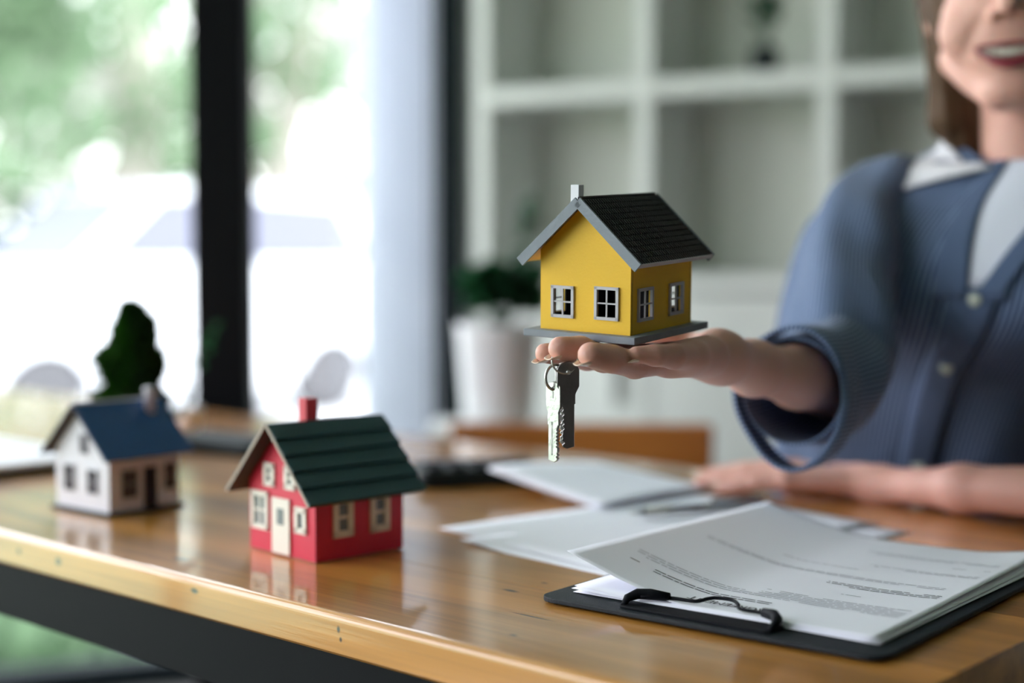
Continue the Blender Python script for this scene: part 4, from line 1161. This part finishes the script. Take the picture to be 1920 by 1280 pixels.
def key_shape(bw, bh, bladew, L_, side=1, teeth=8, depth=.0012, taper=.3, seed=1):
    """bow of width bw and height bh hanging from the pivot; blade down to L_. returns outline"""
    rnd = random.Random(seed); o = []
    for k in range(13):                        # rounded bow top
        a = R(180 - 180 * k / 12); o.append((bw / 2 * math.cos(a), -bw * .30 + bw * .42 * math.sin(a)))
    o.append((bw / 2, -bh * .72)); o.append((bw * .36, -bh * .92)); o.append((bladew * .5 + .0006, -bh * 1.0)); 
    sh = -bh - .006
    o.append((bladew * .5 + .0006, sh)); o.append((bladew * .5, sh - .0004)); rgt = []
    n = teeth; ys = [sh - .002 - (L_ + sh - .004) * k / n for k in range(n + 1)]
    right = [(bladew * .5, sh - .0005)]
    for k in range(n):
        dd = depth * rnd.uniform(.2, 1.0); y0, y1 = ys[k], ys[k + 1]
        right += [(bladew * .5 - dd, y0 * .65 + y1 * .35), (bladew * .5 - dd, y0 * .35 + y1 * .65), (bladew * .5 - dd * .2, y1)]
    right += [(bladew * .5 - .0008, -L_ + .0008), (bladew * .1, -L_)]
    o += right
    o += [(-bladew * .5, -L_ + .0012), (-bladew * .5, sh), (-bladew * .5 - .0006, sh + .0004), (-bladew * .5 - .0006, -bh), (-bw * .36, -bh * .92), (-bw / 2, -bh * .72)]
    if side < 0: o = [(-x, y) for x, y in o][::-1]
    return o
def circ(cx, cy_, r, n=16): return [(cx + r * math.cos(2 * math.pi * k / n), cy_ + r * math.sin(2 * math.pi * k / n)) for k in range(n)][::-1]
# dark front key: bow 1045-1085 px wide, tip at y 842
piv = kv(1065, 694, .0)
key_obj('house_key', 'dark key, front one of the pair, with a square-shouldered bow', [(x, y + .0035) for x, y in key_shape(.0133, .0185, .0072, .0520, -1, 8, .0020, seed=3)], circ(0, -.0012, .0017), KD, .0018, M['metal_dark'], yaw=R(6), pivot=piv, groove=[(-.0002, .0008, -.044, -.022)])
key_obj('house_key', 'dark key just behind the front one, only its bright edge showing at the left', [(x, y + .0035) for x, y in key_shape(.0130, .0185, .0070, .0500, -1, 8, .0018, seed=9)], circ(0, -.0012, .0017), KD, .0018, M['metal'], yaw=R(-24), pivot=kv(1061, 694, .0045), groove=None)
key_obj('house_key', 'bright silver key hanging lowest from the small split ring', [(x, y + .0015) for x, y in key_shape(.0096, .0195, .0062, .0485, 1, 9, .0012, seed=5)], circ(0, -.0015, .0013), KD, .0020, M['metal'], yaw=R(-31), pivot=kv(1039, 724, .002), groove=[(-.0013, -.0002, -.043, -.022), (-.0004, .0004, -.0075, -.0030)])
e = MB().torus(kv(1059, 676, -.001), (.12, -.99, .05), .0080, .00062, 48, 8).build('split_ring', M['metal'], None, True)
tag(e, 'large wire ring looped over the fingers, carrying the dark keys', 'key ring')
e = MB().torus(kv(1041, 707, .002), (.62, -.78, .0), .0078, .00095, 48, 8).build('split_ring', M['metal'], None, True)
tag(e, 'small thick split ring linking the bright key to the dark pair', 'key ring')

# =================================================================== OUTSIDE
def wheel(parent, x, y, r=.33, w=.2):
    o = MB(); prof = [(r * .62, -w / 2), (r * .95, -w / 2), (r, -w / 2 + .03), (r, w / 2 - .03), (r * .95, w / 2), (r * .62, w / 2)]
    b = MB().lathe(prof, (0, 0, 0), 28); b.v = [Vector((v_.x + x, v_.z + y, v_.y + r)) for v_ in b.v]
    ty = b.build('tyre', M['tyre'], parent, True)
    b = MB().lathe([(r * .60, -w / 2 + .02), (r * .60, w / 2 - .02)], (0, 0, 0), 24)
    for k in range(5):
        a = k * 2 * math.pi / 5; b.box(-.03, .03, .03, r * .58, w / 2 - .03, w / 2 - .005, Matrix.Rotation(a, 4, 'Z')); b.box(-.03, .03, .03, r * .58, -w / 2 + .005, -w / 2 + .03, Matrix.Rotation(a, 4, 'Z'))
    b.v = [Vector((v_.x + x, v_.z + y, v_.y + r)) for v_ in b.v]
    b.build('rim', M['alloy'], ty)
def car(loc, rz, label, roof_h=1.52, belt=1.02, prof=None, win=None, length=4.3, wb=(.85, 3.45)):
    e = empty('car', loc, rz); hw = .88
    body = [(0, .35), (.02, .75), (.12, belt - .10), (1.05, belt), (1.75, belt), (4.20, belt), (length - .02, belt - .17), (length, .40), (length - .1, .25)]
    arc = []
    for wx in (wb[1], wb[0]):
        arc += [(wx + .40 * math.cos(R(a)), .25 + .40 * math.sin(R(a))) for a in range(10, 180, 17)]
    body_p = body + arc + [(.1, .25)]
    R90 = Matrix(((1, 0, 0, 0), (0, 0, 1, 0), (0, 1, 0, 0), (0, 0, 0, 1)))
    MB().prism(body_p, -hw, hw, R90).build('body', M['car_white'], e)
    cab = [(1.10, belt), (1.80, roof_h - .05), (2.1, roof_h), (3.7, roof_h - .02), (4.18, belt)]
    cabo = MB().prism(cab, -hw + .10, hw - .10, R90).build('cabin', M['car_white'], e)
    for s in (-1, 1):
        for q_ in ([(1.32, belt + .04), (1.86, roof_h - .10), (2.48, roof_h - .08), (2.48, belt + .04)], [(2.58, belt + .04), (2.58, roof_h - .08), (3.6, roof_h - .11), (3.92, belt + .04)]):
            y0 = s * (hw - .10); MB().prism(q_, min(y0, y0 + s * .01), max(y0, y0 + s * .01), R90).build('side_window', M['car_glass'], cabo)
    MB().prism([(1.12, belt + .02), (1.76, roof_h - .08), (1.74, roof_h - .06), (1.09, belt + .03)], -hw + .16, hw - .16, R90).build('windscreen', M['car_glass'], cabo)
    for wx in wb:
        for y in (-.76, .76): wheel(e, wx, y)
    for s in (-.6, .6): MB().box(-.01, .08, s - .16, s + .16, .62, .78).build('headlamp', M['car_glass'], e, bevel=.02)
    MB().box(length - .02, length + .03, -.8, .8, .35, .5).build('bumper', M['tyre'], e, bevel=.01)
    tag(e, label, 'car', 'cars parked outside'); return e
# wheels seen at (75, 740) and (590, 710)
wa = at(75, 738, 10.2); wb_ = at(590, 716, 12.0)
dirc = Vector((wb_.x - wa.x, wb_.y - wa.y)).normalized(); ang = math.atan2(dirc.y, dirc.x)
o0 = Vector((wa.x, wa.y)) - dirc * .85 + Vector((-dirc.y, dirc.x)) * .76
car((o0.x, o0.y, -.275), ang, 'white car parked outside nearest the glass, its two grey wheels showing', 1.88, 1.24)
o2 = at(560, 600, 17.5)
car((o2.x - 1.2, o2.y, -.275), R(8), 'white car parked farther back, behind the right of the black column', 2.1)

def tree(name, loc, h, cr, n, leafm, trunk_r, label, lsize=.22, trunk_h=None, group='trees beyond the car park'):
    e = empty(name, loc); th_ = trunk_h or h * .55
    b = MB().tube([(0, 0, 0), (.05 * h * random.uniform(-1, 1) * .4, 0, th_ * .5), (0, 0, th_), (.1, .1, h * .8)], [trunk_r, trunk_r * .85, trunk_r * .7, trunk_r * .2], 10).build('trunk', M['bark'], e, True)
    cl = [(random.gauss(0, cr * .5), random.gauss(0, cr * .5), th_ + (h - th_) * random.uniform(.05, .95), cr * random.uniform(.3, .55)) for _ in range(13)]
    for c in cl[:6]: MB().tube([(0, 0, th_ * .8), (c[0] * .5, c[1] * .5, (th_ * .8 + c[2]) / 2), c[:3]], [trunk_r * .4, trunk_r * .25, .02], 6).build('branch', M['bark'], e, True)
    def s():
        c = random.choice(cl); d = Vector((random.gauss(0, 1), random.gauss(0, 1), random.gauss(0, 1))).normalized(); r = c[3] * random.random() ** .35
        return (c[0] + d.x * r, c[1] + d.y * r, c[2] + d.z * r * .8), d
    v_, f_ = leaf_cloud(n, s, lsize); mk('foliage', v_, f_, leafm, e)
    tag(e, label, 'tree', group); return e
GZ = -.275
tree('tree', (-6.0, 15.5, GZ), 7.0, 1.9, 4200, M['leaf_tree'], .16, 'deep green tree at far left outside the glass', .22, 2.4)
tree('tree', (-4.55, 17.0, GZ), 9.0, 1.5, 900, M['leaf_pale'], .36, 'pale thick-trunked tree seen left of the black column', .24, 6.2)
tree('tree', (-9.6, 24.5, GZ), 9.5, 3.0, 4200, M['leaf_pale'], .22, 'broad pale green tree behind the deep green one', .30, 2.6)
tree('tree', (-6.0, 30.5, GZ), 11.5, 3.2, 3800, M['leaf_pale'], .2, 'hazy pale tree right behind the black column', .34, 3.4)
tree('tree', (-3.35, 21.0, GZ), 6.5, 1.2, 1100, M['leaf_tree'], .20, 'slim bright green tree just right of the black column', .24, 2.4)
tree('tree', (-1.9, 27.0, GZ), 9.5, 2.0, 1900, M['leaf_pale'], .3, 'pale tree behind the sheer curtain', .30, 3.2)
# hedge behind the cars
def s():
    x = random.uniform(-14, 1); return (x, 28.5 + random.uniform(-.5, .5), GZ + random.uniform(.1, 3.3)), (0, -1, .4)
v_, f_ = leaf_cloud(5000, s, .32)
he = mk('hedge', v_, f_, M['leaf_tree']); tag(he, 'long green hedge behind the parked cars', 'hedge')
# low plants right outside the glass
def s():
    x = random.uniform(-3.2, -.6); return (x, 4.6 + random.uniform(-.5, .7), -.28 + random.uniform(0, .14)), (random.uniform(-.5, .5), -.3, 1)
v_, f_ = leaf_cloud(2500, s, .12, 3)
gp = mk('ground_cover', v_, f_, M['leaf_tree']); tag(gp, 'low leafy ground cover on the lawn outside the glass', 'plants', kind='stuff')
